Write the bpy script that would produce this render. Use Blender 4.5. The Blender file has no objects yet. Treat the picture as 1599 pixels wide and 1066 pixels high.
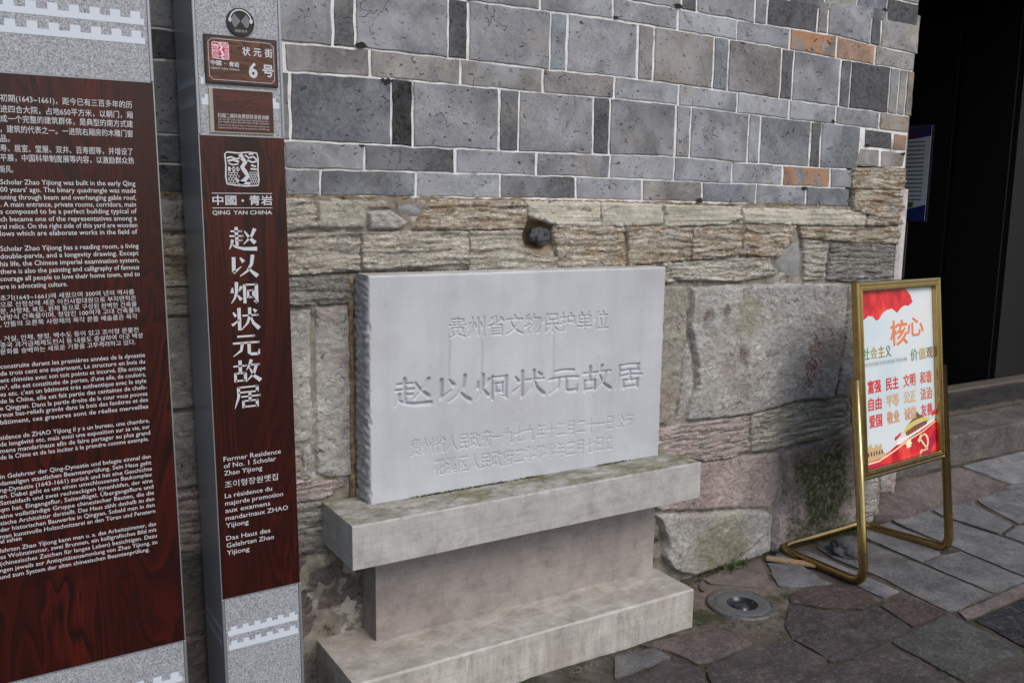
import bpy, math, random
import numpy as np
from mathutils import Vector, Matrix, noise
from mathutils.geometry import delaunay_2d_cdt

S = bpy.context.scene
COL = S.collection
# ------------------------------------------------------------------ camera, sky, sun, exposure
cam = bpy.data.objects.new('camera', bpy.data.cameras.new('camera'))
COL.objects.link(cam)
cam.data.sensor_width = 36.0
cam.data.lens = 31.2946
cam.data.clip_end = 200
cam.matrix_world = Matrix([[0.850968, 0.066182, -0.521031, 0.0], [-0.525012, 0.134892, -0.840337, -2.705], [0.014668, 0.988648, 0.149535, 1.55], [0, 0, 0, 1]])
S.camera = cam

SUN_EL = math.radians(48)      # soft light from in front of the wall
W = bpy.data.worlds.new('World'); S.world = W; W.use_nodes = True
_nt = W.node_tree
_sky = _nt.nodes.new('ShaderNodeTexSky'); _sky.sky_type = 'NISHITA'; _sky.sun_disc = False
_sky.sun_elevation = SUN_EL; _sky.sun_rotation = math.radians(166)
_sky.air_density = 1.0; _sky.dust_density = 2.5; _sky.ozone_density = 1.0
_nt.links.new(_sky.outputs[0], _nt.nodes['Background'].inputs[0])
_nt.nodes['Background'].inputs[1].default_value = 0.15
sun = bpy.data.objects.new('sun', bpy.data.lights.new('sun', 'SUN')); COL.objects.link(sun)
sun.data.energy = 1.35; sun.data.angle = math.radians(35); sun.data.color = (1.0, .97, .93)
_d = Vector((.25, -1.0, 0)).normalized() * math.cos(SUN_EL) + Vector((0, 0, math.sin(SUN_EL)))
sun.rotation_euler = _d.to_track_quat('Z', 'Y').to_euler()
sun.location = (0, -6, 8)
S.view_settings.view_transform = 'Standard'; S.view_settings.look = 'None'
S.view_settings.exposure = 0.26; S.view_settings.gamma = 1.0
S.view_settings.use_curve_mapping = False
S.render.engine = 'CYCLES'
S.cycles.max_bounces = 6; S.cycles.use_denoising = True

random.seed(11)
rnd = random.random

# ------------------------------------------------------------------ measured layout, metres (wall plane: x along the wall, z up)
BRICKS=[(2.1123, 2.312, 2.4126, 2.3106, 2.4126, 2.4056, 2.1123, 2.3903, 'g'), (2.4255, 2.3105, 2.4912, 2.3099, 2.4912, 2.4075, 2.4255, 2.4061, 'd'), (2.5011, 2.3098, 2.8087, 2.3071, 2.8087, 2.4147, 2.5011, 2.4078, 'g'), (2.8197, 2.307, 2.8789, 2.3065, 2.8789, 2.418, 2.8197, 2.4152, 'g'), (2.8902, 2.3064, 3.1864, 2.312, 3.1864, 2.4329, 2.8902, 2.4186, 'd'), (3.1986, 2.3123, 3.252, 2.3133, 3.252, 2.4369, 3.1986, 2.4336, 'b'), (3.2644, 2.3135, 3.545, 2.2994, 3.545, 2.4552, 3.2644, 2.4377, 'g'), (3.554, 2.299, 3.6127, 2.2969, 3.6127, 2.4591, 3.554, 2.4558, 'd'), (3.6265, 2.2965, 3.8968, 2.2893, 3.8968, 2.4608, 3.6265, 2.4592, 'w'), (1.4866, 2.2233, 1.765, 2.2295, 1.765, 2.3016, 1.4866, 2.298, 'g'), (1.7756, 2.2298, 2.0838, 2.2365, 2.0838, 2.3057, 1.7756, 2.3017, 'g'), (2.0927, 2.2362, 2.3969, 2.2328, 2.3969, 2.3047, 2.0927, 2.3058, 'g'), (2.41, 2.2328, 2.7145, 2.2289, 2.7145, 2.3019, 2.41, 2.3046, 'l'), (2.7216, 2.2288, 3.0211, 2.2249, 3.0211, 2.3028, 2.7216, 2.3019, 'l'), (3.0328, 2.2246, 3.3181, 2.2175, 3.3181, 2.3048, 3.0328, 2.303, 'o'), (3.3309, 2.2172, 3.5821, 2.2144, 3.5821, 2.2917, 3.3309, 2.3041, 'O'), (3.5958, 2.2142, 3.8798, 2.2108, 3.8798, 2.2836, 3.5958, 2.2913, 'w'), (0.7451, 2.0258, 1.0088, 2.0307, 1.0088, 2.2205, 0.7451, 2.2221, 'g'), (1.019, 2.031, 1.0833, 2.0332, 1.0833, 2.2196, 1.019, 2.2203, 'd'), (1.0917, 2.0333, 1.4083, 2.0348, 1.4083, 2.2177, 1.0917, 2.2195, 'g'), (1.4154, 2.0348, 1.4801, 2.0351, 1.4801, 2.2173, 1.4154, 2.2177, 'd'), (1.4923, 2.0351, 1.811, 2.0326, 1.811, 2.2249, 1.4923, 2.2174, 'g'), (1.8192, 2.0327, 1.8824, 2.0336, 1.8824, 2.2271, 1.8192, 2.2252, 'u'), (1.8936, 2.0338, 2.2044, 2.0344, 2.2044, 2.2259, 1.8936, 2.2275, 'g'), (2.2168, 2.0343, 2.2824, 2.0335, 2.2824, 2.2261, 2.2168, 2.2257, 'b'), (2.2951, 2.0334, 2.5937, 2.0287, 2.5937, 2.2244, 2.2951, 2.2262, 'B'), (2.6041, 2.0285, 2.6745, 2.0272, 2.6745, 2.2234, 2.6041, 2.2243, 'u'), (2.6852, 2.027, 2.9791, 2.0215, 2.9791, 2.2195, 2.6852, 2.2233, 'b'), (2.9907, 2.0212, 3.0536, 2.0201, 3.0536, 2.2181, 2.9907, 2.2193, 'd'), (3.0655, 2.0198, 3.355, 2.0144, 3.355, 2.2107, 3.0655, 2.2178, 'g'), (3.3679, 2.0142, 3.4288, 2.013, 3.4288, 2.21, 3.3679, 2.2106, 'd'), (3.4375, 2.0129, 3.7059, 2.0076, 3.7059, 2.2071, 3.4375, 2.2099, 'd'), (3.7153, 2.0074, 3.7724, 2.0061, 3.7724, 2.2062, 3.7153, 2.2069, 'w'), (3.782, 2.0059, 3.8303, 2.0049, 3.8303, 2.2055, 3.782, 2.2061, 'w'), (3.84, 2.0046, 3.884, 2.0038, 3.884, 2.2048, 3.84, 2.2053, 'W'), (0.6496, 1.9427, 0.8548, 1.9427, 0.8548, 2.0198, 0.6496, 2.0198, 'g'), (0.8665, 1.9427, 1.1305, 1.9509, 1.1305, 2.0275, 0.8665, 2.0198, 'b'), (1.1392, 1.9511, 1.4545, 1.9515, 1.4545, 2.029, 1.1392, 2.0275, 'w'), (1.4617, 1.9515, 1.7819, 1.952, 1.7819, 2.0261, 1.4617, 2.029, 'w'), (1.7928, 1.9521, 2.1008, 1.9562, 2.1008, 2.0296, 1.7928, 2.0263, 'b'), (2.1099, 1.9562, 2.4191, 1.9548, 2.4191, 2.026, 2.1099, 2.0295, 'l'), (2.4291, 1.9546, 2.7349, 1.9474, 2.7349, 2.02, 2.4291, 2.0258, 'l'), (2.7458, 1.9472, 3.0425, 1.9402, 3.0425, 2.0143, 2.7458, 2.0198, 'l'), (3.0544, 1.9401, 3.3439, 1.9376, 3.3439, 2.0086, 3.0544, 2.014, 'l'), (3.3568, 1.9375, 3.6481, 1.9328, 3.6481, 2.0029, 3.3568, 2.0084, 'g'), (3.6621, 1.9324, 3.8734, 1.9267, 3.8734, 1.9979, 3.6621, 2.0026, 'W'), (0.5913, 1.7416, 0.871, 1.7417, 0.871, 1.9368, 0.5913, 1.9367, 'g'), (0.8808, 1.7417, 1.2038, 1.7428, 1.2038, 1.9452, 0.8808, 1.9371, 's'), (1.2105, 1.7429, 1.2783, 1.7431, 1.2783, 1.9453, 1.2105, 1.9452, 'k'), (1.2875, 1.7431, 1.6055, 1.7445, 1.6055, 1.9457, 1.2875, 1.9453, 'g'), (1.6157, 1.7446, 1.6861, 1.7449, 1.6861, 1.9459, 1.6157, 1.9457, 'd'), (1.694, 1.745, 2.0084, 1.7498, 2.0084, 1.9497, 1.694, 1.9459, 'g'), (2.0172, 1.75, 2.0854, 1.7512, 2.0854, 1.9503, 2.0172, 1.9499, 'd'), (2.0944, 1.7514, 2.4069, 1.7569, 2.4069, 1.9489, 2.0944, 1.9503, 'g'), (2.4202, 1.7568, 2.4874, 1.7554, 2.4874, 1.9473, 2.4202, 1.9488, 'g'), (2.4976, 1.7552, 2.8077, 1.7488, 2.8077, 1.9397, 2.4976, 1.947, 'g'), (2.8189, 1.7486, 2.8755, 1.7475, 2.8755, 1.9381, 2.8189, 1.9395, 'g'), (2.8869, 1.7472, 3.1887, 1.7437, 3.1887, 1.9329, 2.8869, 1.9379, 's'), (3.2012, 1.7437, 3.2555, 1.7434, 3.2555, 1.9324, 3.2012, 1.9328, 'd'), (3.2682, 1.7433, 3.5213, 1.7437, 3.5213, 1.9301, 3.2682, 1.9323, 's'), (0.64, 1.6578, 0.8479, 1.6578, 0.8479, 1.7356, 0.64, 1.7356, 'g'), (0.8577, 1.6578, 1.1102, 1.6608, 1.1102, 1.7365, 0.8577, 1.7356, 'g'), (1.1189, 1.6609, 1.4344, 1.6629, 1.4344, 1.7377, 1.1189, 1.7365, 'd'), (1.4466, 1.663, 1.7613, 1.6644, 1.7613, 1.7393, 1.4466, 1.7377, 'g'), (1.7722, 1.6645, 2.0911, 1.6661, 2.0911, 1.7453, 1.7722, 1.7394, 'g'), (2.1002, 1.666, 2.4116, 1.664, 2.4116, 1.7509, 2.1002, 1.7455, 'g'), (2.4183, 1.664, 2.7259, 1.6625, 2.7259, 1.7444, 2.4183, 1.7508, 'l'), (2.7369, 1.6624, 3.0271, 1.661, 3.0271, 1.7385, 2.7369, 1.7442, 'g'), (3.0391, 1.661, 3.3334, 1.6596, 3.3334, 1.737, 3.0391, 1.7385, 'o'), (3.3464, 1.6595, 3.4829, 1.6589, 3.4829, 1.7365, 3.3464, 1.7369, 'g'), (0.6373, 1.5771, 0.8459, 1.5771, 0.8459, 1.6518, 0.6373, 1.6518, 'g'), (0.8558, 1.5771, 0.963, 1.5779, 0.963, 1.6531, 0.8558, 1.6518, 'g'), (0.9712, 1.578, 1.2893, 1.5803, 1.2893, 1.656, 0.9712, 1.6532, 's'), (1.2987, 1.5804, 1.6139, 1.5826, 1.6139, 1.6577, 1.2987, 1.656, 'l'), (1.6217, 1.5827, 1.9373, 1.585, 1.9373, 1.6595, 1.6217, 1.6578, 'd'), (1.946, 1.5851, 2.253, 1.5844, 2.253, 1.6588, 1.946, 1.6596, 'l'), (2.2626, 1.5843, 2.5636, 1.5826, 2.5636, 1.6573, 2.2626, 1.6587, 'w'), (2.5741, 1.5825, 2.8742, 1.5808, 2.8742, 1.6557, 2.5741, 1.6572, 's'), (2.8818, 1.5807, 3.1808, 1.5783, 3.1808, 1.6543, 2.8818, 1.6557, 'l'), (3.1932, 1.5782, 3.474, 1.5761, 3.474, 1.6529, 3.1932, 1.6542, 's'), (3.5657, 1.8463, 3.7576, 1.8434, 3.7533, 1.9168, 3.5614, 1.9235, 'd'), (3.7719, 1.8441, 3.8645, 1.8423, 3.8703, 1.9112, 3.7727, 1.9149, 'O'), (3.4982, 1.763, 3.6726, 1.7635, 3.6689, 1.8336, 3.5396, 1.8364, 'w'), (3.6917, 1.7612, 3.8546, 1.767, 3.8611, 1.8302, 3.6879, 1.8315, 'W'), (0.3971, 2.0258, 0.7371, 2.0258, 0.7371, 2.2201, 0.3971, 2.2201, 'g'), (0.3291, 2.0258, 0.3891, 2.0258, 0.3891, 2.2201, 0.3291, 2.2201, 'g'), (-0.0189, 2.0258, 0.3211, 2.0258, 0.3211, 2.2201, -0.0189, 2.2201, 'g'), (-0.0869, 2.0258, -0.0269, 2.0258, -0.0269, 2.2201, -0.0869, 2.2201, 'g'), (-0.4349, 2.0258, -0.0949, 2.0258, -0.0949, 2.2201, -0.4349, 2.2201, 'g'), (-0.5029, 2.0258, -0.4429, 2.0258, -0.4429, 2.2201, -0.5029, 2.2201, 's'), (-0.8509, 2.0258, -0.5109, 2.0258, -0.5109, 2.2201, -0.8509, 2.2201, 'd'), (-0.9189, 2.0258, -0.8589, 2.0258, -0.8589, 2.2201, -0.9189, 2.2201, 'g'), (0.4316, 1.9427, 0.6416, 1.9427, 0.6416, 2.0193, 0.4316, 2.0193, 'd'), (0.2136, 1.9427, 0.4236, 1.9427, 0.4236, 2.0193, 0.2136, 2.0193, 'g'), (-0.0044, 1.9427, 0.2056, 1.9427, 0.2056, 2.0193, -0.0044, 2.0193, 'g'), (-0.2224, 1.9427, -0.0124, 1.9427, -0.0124, 2.0193, -0.2224, 2.0193, 's'), (-0.4404, 1.9427, -0.2304, 1.9427, -0.2304, 2.0193, -0.4404, 2.0193, 'd'), (-0.6584, 1.9427, -0.4484, 1.9427, -0.4484, 2.0193, -0.6584, 2.0193, 's'), (-0.8764, 1.9427, -0.6664, 1.9427, -0.6664, 2.0193, -0.8764, 2.0193, 'g'), (-1.0944, 1.9427, -0.8844, 1.9427, -0.8844, 2.0193, -1.0944, 2.0193, 'g'), (0.2433, 1.7416, 0.5833, 1.7416, 0.5833, 1.9362, 0.2433, 1.9362, 'g'), (0.1753, 1.7416, 0.2353, 1.7416, 0.2353, 1.9362, 0.1753, 1.9362, 'd'), (-0.1727, 1.7416, 0.1673, 1.7416, 0.1673, 1.9362, -0.1727, 1.9362, 'g'), (-0.2407, 1.7416, -0.1807, 1.7416, -0.1807, 1.9362, -0.2407, 1.9362, 'd'), (-0.5887, 1.7416, -0.2487, 1.7416, -0.2487, 1.9362, -0.5887, 1.9362, 's'), (-0.6567, 1.7416, -0.5967, 1.7416, -0.5967, 1.9362, -0.6567, 1.9362, 'g'), (-1.0047, 1.7416, -0.6647, 1.7416, -0.6647, 1.9362, -1.0047, 1.9362, 'd'), (0.422, 1.6578, 0.632, 1.6578, 0.632, 1.7351, 0.422, 1.7351, 's'), (0.204, 1.6578, 0.414, 1.6578, 0.414, 1.7351, 0.204, 1.7351, 'd'), (-0.014, 1.6578, 0.196, 1.6578, 0.196, 1.7351, -0.014, 1.7351, 'g'), (-0.232, 1.6578, -0.022, 1.6578, -0.022, 1.7351, -0.232, 1.7351, 'd'), (-0.45, 1.6578, -0.24, 1.6578, -0.24, 1.7351, -0.45, 1.7351, 'g'), (-0.668, 1.6578, -0.458, 1.6578, -0.458, 1.7351, -0.668, 1.7351, 'g'), (-0.886, 1.6578, -0.676, 1.6578, -0.676, 1.7351, -0.886, 1.7351, 's'), (-1.104, 1.6578, -0.894, 1.6578, -0.894, 1.7351, -1.104, 1.7351, 'd'), (0.4193, 1.5771, 0.6293, 1.5771, 0.6293, 1.6513, 0.4193, 1.6513, 'd'), (0.2013, 1.5771, 0.4113, 1.5771, 0.4113, 1.6513, 0.2013, 1.6513, 'g'), (-0.0167, 1.5771, 0.1933, 1.5771, 0.1933, 1.6513, -0.0167, 1.6513, 'g'), (-0.2347, 1.5771, -0.0247, 1.5771, -0.0247, 1.6513, -0.2347, 1.6513, 'd'), (-0.4527, 1.5771, -0.2427, 1.5771, -0.2427, 1.6513, -0.4527, 1.6513, 'd'), (-0.6707, 1.5771, -0.4607, 1.5771, -0.4607, 1.6513, -0.6707, 1.6513, 'd'), (-0.8887, 1.5771, -0.6787, 1.5771, -0.6787, 1.6513, -0.8887, 1.6513, 'd'), (-1.1067, 1.5771, -0.8967, 1.5771, -0.8967, 1.6513, -1.1067, 1.6513, 'g')]
TOPS={'Lm2': [(2.1085, 2.3931), (2.4183, 2.4089), (2.8043, 2.4175), (3.1803, 2.4355), (3.6072, 2.4621), (3.8997, 2.4638)], 'Lm1': [(1.486, 2.301), (2.1538, 2.3096), (2.4143, 2.3076), (2.895, 2.3033), (3.2627, 2.3105), (3.5772, 2.2948), (3.8893, 2.2863)], 'L0': [(0.8703, 2.2251), (1.1012, 2.2224), (1.4866, 2.2203), (1.771, 2.2266), (2.0412, 2.2351), (2.2092, 2.2287), (2.4056, 2.2299), (3.0209, 2.2219), (3.3444, 2.2138), (3.6932, 2.2102), (3.89, 2.2077)]}
STONES=[('L', 0.02, 't', [(0.6539, 1.5592), (0.9393, 1.562), (0.9489, 1.5267), (0.9439, 1.4812), (0.8522, 1.4655), (0.6505, 1.4603)]), ('R', 0.02, 't', [(0.9455, 1.5621), (1.1818, 1.564), (1.2087, 1.5396), (1.1193, 1.5325), (1.1099, 1.4733), (0.9499, 1.4693)]), ('R', 0.03, 'g', [(1.1171, 1.5284), (1.1951, 1.5353), (1.2176, 1.5211), (1.2635, 1.4963), (1.2265, 1.467), (1.1164, 1.4671)]), ('S', 0.008, 'g', [(1.1997, 1.5622), (1.2962, 1.5553), (1.3386, 1.5242), (1.2961, 1.5049), (1.2313, 1.517)]), ('L', 0.025, 'o', [(1.3244, 1.5452), (1.3481, 1.5645), (1.7046, 1.5679), (1.7214, 1.5343), (1.7064, 1.4754), (1.2727, 1.4648), (1.2961, 1.4986)]), ('C', 0.012, 'c', [(1.7235, 1.5682), (2.0511, 1.5685), (2.0571, 1.4851), (1.8639, 1.4847), (1.8016, 1.5053), (1.7353, 1.5209)]), ('C', 0.014, 'c', [(2.0571, 1.5685), (2.353, 1.5654), (2.3569, 1.4906), (2.0632, 1.4827)]), ('C', 0.022, 'c', [(2.3663, 1.5631), (2.777, 1.5579), (2.7911, 1.5182), (2.7006, 1.4914), (2.3705, 1.4831)]), ('C', 0.02, 'c', [(2.7958, 1.5555), (3.4806, 1.5545), (3.5915, 1.5408), (3.5837, 1.4876), (2.8039, 1.497)]), ('L', 0.015, 'o', [(3.487, 1.7425), (3.861, 1.7552), (3.8685, 1.6588), (3.4875, 1.6561)]), ('L', 0.025, 'o', [(3.4932, 1.6446), (3.8648, 1.6496), (3.8649, 1.4942), (3.5975, 1.4876), (3.6053, 1.541), (3.4983, 1.5576)]), ('L', 0.02, 't', [(0.6503, 1.4528), (1.0922, 1.459), (1.0864, 1.3401), (0.6459, 1.3243)]), ('L', 0.025, 't', [(1.0988, 1.459), (1.4829, 1.4645), (1.4837, 1.3568), (1.0974, 1.3439)]), ('L', 0.02, 't', [(1.4904, 1.4645), (1.7038, 1.4686), (1.7103, 1.4118), (1.7491, 1.3838), (1.8049, 1.369), (1.8557, 1.3682), (1.8568, 1.3259), (1.4915, 1.3301)]), ('L', 0.012, 'o', [(1.8526, 1.4847), (2.1679, 1.4779), (2.181, 1.3181), (1.8625, 1.3257), (1.8577, 1.4009), (1.8449, 1.4569)]), ('L', 0.022, 'o', [(2.1804, 1.4779), (2.5063, 1.4756), (2.5033, 1.3519), (2.3946, 1.3437), (2.1898, 1.3328)]), ('L', 0.026, 'o', [(2.5133, 1.4756), (2.8047, 1.4863), (2.7831, 1.3712), (2.6375, 1.3522), (2.5137, 1.3518)]), ('L', 0.024, 't', [(2.3616, 1.3342), (2.6024, 1.3397), (2.9616, 1.3493), (3.0114, 1.276), (2.7916, 1.2548), (2.4666, 1.2699), (2.3653, 1.2627)]), ('L', 0.018, 'o', [(2.816, 1.4863), (3.1267, 1.4868), (3.1035, 1.4254), (3.0288, 1.3537), (2.973, 1.3546), (2.7946, 1.3683)]), ('S', 0.008, 'g', [(3.0361, 1.4092), (3.1163, 1.4197), (3.1612, 1.425), (3.1861, 1.2456), (3.0658, 1.252), (3.0156, 1.3206)]), ('L', 0.014, 't', [(3.1778, 1.4249), (3.3457, 1.4065), (3.3356, 1.2469), (3.1987, 1.2452)]), ('L', 0.016, 'd', [(3.3588, 1.4064), (3.5703, 1.4016), (3.8531, 1.3928), (3.8525, 1.2005), (3.5902, 1.2243), (3.3491, 1.2436)]), ('L', 0.02, 'o', [(3.1398, 1.4785), (3.5943, 1.4757), (3.8566, 1.4819), (3.8568, 1.402), (3.5601, 1.4106), (3.1646, 1.4335)]), ('L', 0.022, 'd', [(0.6456, 1.3148), (1.0753, 1.328), (1.072, 1.2411), (0.6429, 1.2364)]), ('R', 0.012, 'g', [(0.6426, 1.2287), (0.9286, 1.227), (0.9274, 1.0633), (0.9268, 0.8123), (0.8882, 0.7918), (0.6283, 0.8054)]), ('R', 0.014, 'g', [(0.9391, 1.2305), (1.0654, 1.2331), (1.0636, 0.9248), (1.0579, 0.6603), (0.9934, 0.6613), (0.9308, 0.688)]), ('R', 0.006, 'g', [(0.888, 0.7813), (0.9221, 0.7917), (0.9219, 0.6742), (0.8816, 0.6803)]), ('L', 0.014, 'p', [(0.628, 0.7974), (0.8796, 0.7803), (0.8773, 0.6746), (1.0554, 0.6431), (0.9486, 0.6009), (0.6221, 0.6237)]), ('L', 0.012, 'd', [(0.6217, 0.6135), (0.9441, 0.5929), (1.0815, 0.5501), (1.0799, 0.4154), (0.6158, 0.4387)]), ('R', 0.0, 'b', [(0.6154, 0.4284), (0.9454, 0.4259), (1.114, 0.363), (1.1474, 0.1469), (0.9503, 0.0802), (0.6049, 0.1188)]), ('R', 0.01, 'b', [(0.6046, 0.1102), (0.9501, 0.071), (1.075, 0.0005), (1.0728, -0.1892), (0.5986, -0.0666)]), ('R', 0.02, 'c', [(2.2834, 1.2501), (2.386, 1.2518), (2.5063, 1.24), (2.5106, 1.0475), (2.4898, 0.9823), (2.4857, 0.8084), (2.4628, 0.7161), (2.382, 0.674), (2.3109, 0.6717)]), ('R', 0.006, 'g', [(2.5234, 1.0093), (2.5469, 0.9702), (2.5701, 0.822), (2.524, 0.6956), (2.4789, 0.6789), (2.4931, 0.8023), (2.4976, 0.9684)]), ('R', 0.03, 'g', [(2.5275, 1.2367), (2.7926, 1.2412), (3.0068, 1.2342), (3.48, 1.2248), (3.4939, 1.1375), (3.4817, 0.8655), (3.4505, 0.684), (3.1772, 0.6937), (3.0943, 0.6816), (2.9131, 0.6633), (2.645, 0.6708), (2.5319, 0.681), (2.5397, 0.7322), (2.5817, 0.81), (2.5632, 0.9366), (2.5231, 1.0733)]), ('R', 0.012, 'g', [(3.5038, 1.2151), (3.6393, 1.2045), (3.8845, 1.1837), (3.95, 0.6664), (3.7004, 0.6715), (3.4821, 0.687), (3.5002, 0.8641), (3.5155, 1.1065)]), ('L', 0.02, 'p', [(2.3114, 0.661), (2.501, 0.6626), (2.6456, 0.6624), (2.8938, 0.6568), (2.9092, 0.5068), (2.8087, 0.4855), (2.6377, 0.4949), (2.315, 0.5856)]), ('L', 0.02, 't', [(2.9096, 0.6579), (3.095, 0.6727), (3.1783, 0.6817), (3.5776, 0.6618), (3.5802, 0.5512), (3.4374, 0.4993), (3.1735, 0.4959), (3.0486, 0.4853), (2.9221, 0.4933)]), ('R', 0.008, 'p', [(3.5963, 0.663), (3.9517, 0.6531), (3.972, 0.4925), (3.6007, 0.5362)]), ('R', 0.022, 'p', [(2.4387, 0.5144), (2.6569, 0.4837), (2.9072, 0.4807), (3.1001, 0.4665), (3.1208, 0.3214), (3.0939, 0.2403), (3.0543, 0.2134), (2.6328, 0.2763), (2.4005, 0.3104), (2.3083, 0.37)]), ('R', 0.045, 'g', [(2.3802, 0.3), (2.6335, 0.2646), (2.8657, 0.2365), (3.0514, 0.1987), (3.0383, 0.1033), (2.881, 0.0271), (2.7263, -0.0043), (2.5943, -0.009), (2.4819, 0.0407), (2.4213, 0.1101), (2.4353, 0.1809)]), ('R', 0.02, 'g', [(3.0525, 0.0823), (3.064, 0.1965), (3.0875, 0.217), (3.0885, 0.0012), (2.9657, -0.0235), (2.8857, -0.0375), (2.7742, -0.0263), (2.9063, 0.0099)]), ('R', 0.035, 'p', [(3.121, 0.4666), (3.3048, 0.482), (3.5973, 0.5239), (3.6747, 0.5146), (3.6972, 0.2721), (3.6681, 0.0962), (3.6166, 0.036), (3.393, 0.0282), (3.2832, 0.001), (3.1325, -0.0168), (3.1024, -0.0139), (3.1077, 0.1767), (3.1433, 0.2567), (3.156, 0.3068)]), ('L', 0.01, 'g', [(3.6943, 0.5123), (3.8291, 0.4963), (3.8471, 0.0487), (3.6943, 0.0354), (3.7059, 0.238)]), ('R', 0.012, 'g', [(3.8495, 0.4938), (3.9729, 0.4858), (3.9922, 0.1262), (3.8556, 0.1482)]), ('S', 0.004, 'g', [(2.3246, 0.0202), (2.4664, -0.0048), (2.5412, -0.0471), (2.5434, -0.0855), (2.3273, -0.0369)]), ('R', 0.015, 'g', [(-0.1094, 1.5565), (0.3274, 1.5565), (0.3226, 1.4607), (-0.1163, 1.4607)]), ('R', 0.015, 'g', [(0.3339, 1.5565), (0.6446, 1.5565), (0.6413, 1.4607), (0.3291, 1.4607)]), ('L', 0.015, 'o', [(-0.1169, 1.4534), (0.3223, 1.4534), (0.315, 1.3107), (-0.1272, 1.3107)]), ('L', 0.015, 'o', [(0.3287, 1.4534), (0.6411, 1.4534), (0.6361, 1.3107), (0.3216, 1.3107)]), ('L', 0.015, 't', [(-0.1277, 1.3033), (0.3147, 1.3033), (0.3108, 1.2255), (-0.1334, 1.2255)]), ('L', 0.015, 't', [(0.3212, 1.3033), (0.6359, 1.3033), (0.6332, 1.2255), (0.3173, 1.2255)]), ('R', 0.015, 'g', [(-0.1339, 1.2181), (0.3104, 1.2181), (0.2965, 0.9428), (-0.1539, 0.9428)]), ('R', 0.015, 'g', [(0.3169, 1.2181), (0.633, 1.2181), (0.6235, 0.9428), (0.3031, 0.9428)]), ('R', 0.015, 'g', [(-0.1544, 0.9351), (0.2961, 0.9351), (0.2844, 0.703), (-0.1713, 0.703)]), ('R', 0.015, 'g', [(0.3027, 0.9351), (0.6232, 0.9351), (0.6152, 0.703), (0.2911, 0.703)]), ('L', 0.015, 'p', [(-0.1718, 0.6951), (0.284, 0.6951), (0.2744, 0.5054), (-0.1856, 0.5054)]), ('L', 0.015, 'p', [(0.2907, 0.6951), (0.6149, 0.6951), (0.6084, 0.5054), (0.2812, 0.5054)]), ('R', 0.015, 'b', [(-0.1862, 0.4974), (0.274, 0.4974), (0.2608, 0.2347), (-0.2052, 0.2347)]), ('R', 0.015, 'b', [(0.2808, 0.4974), (0.6081, 0.4974), (0.5991, 0.2347), (0.2676, 0.2347)]), ('R', 0.015, 'b', [(-0.2058, 0.2265), (0.2604, 0.2265), (0.2493, 0.0072), (-0.2217, 0.0072)]), ('R', 0.015, 'b', [(0.2672, 0.2265), (0.5988, 0.2265), (0.5913, 0.0072), (0.2562, 0.0072)])]
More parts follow.
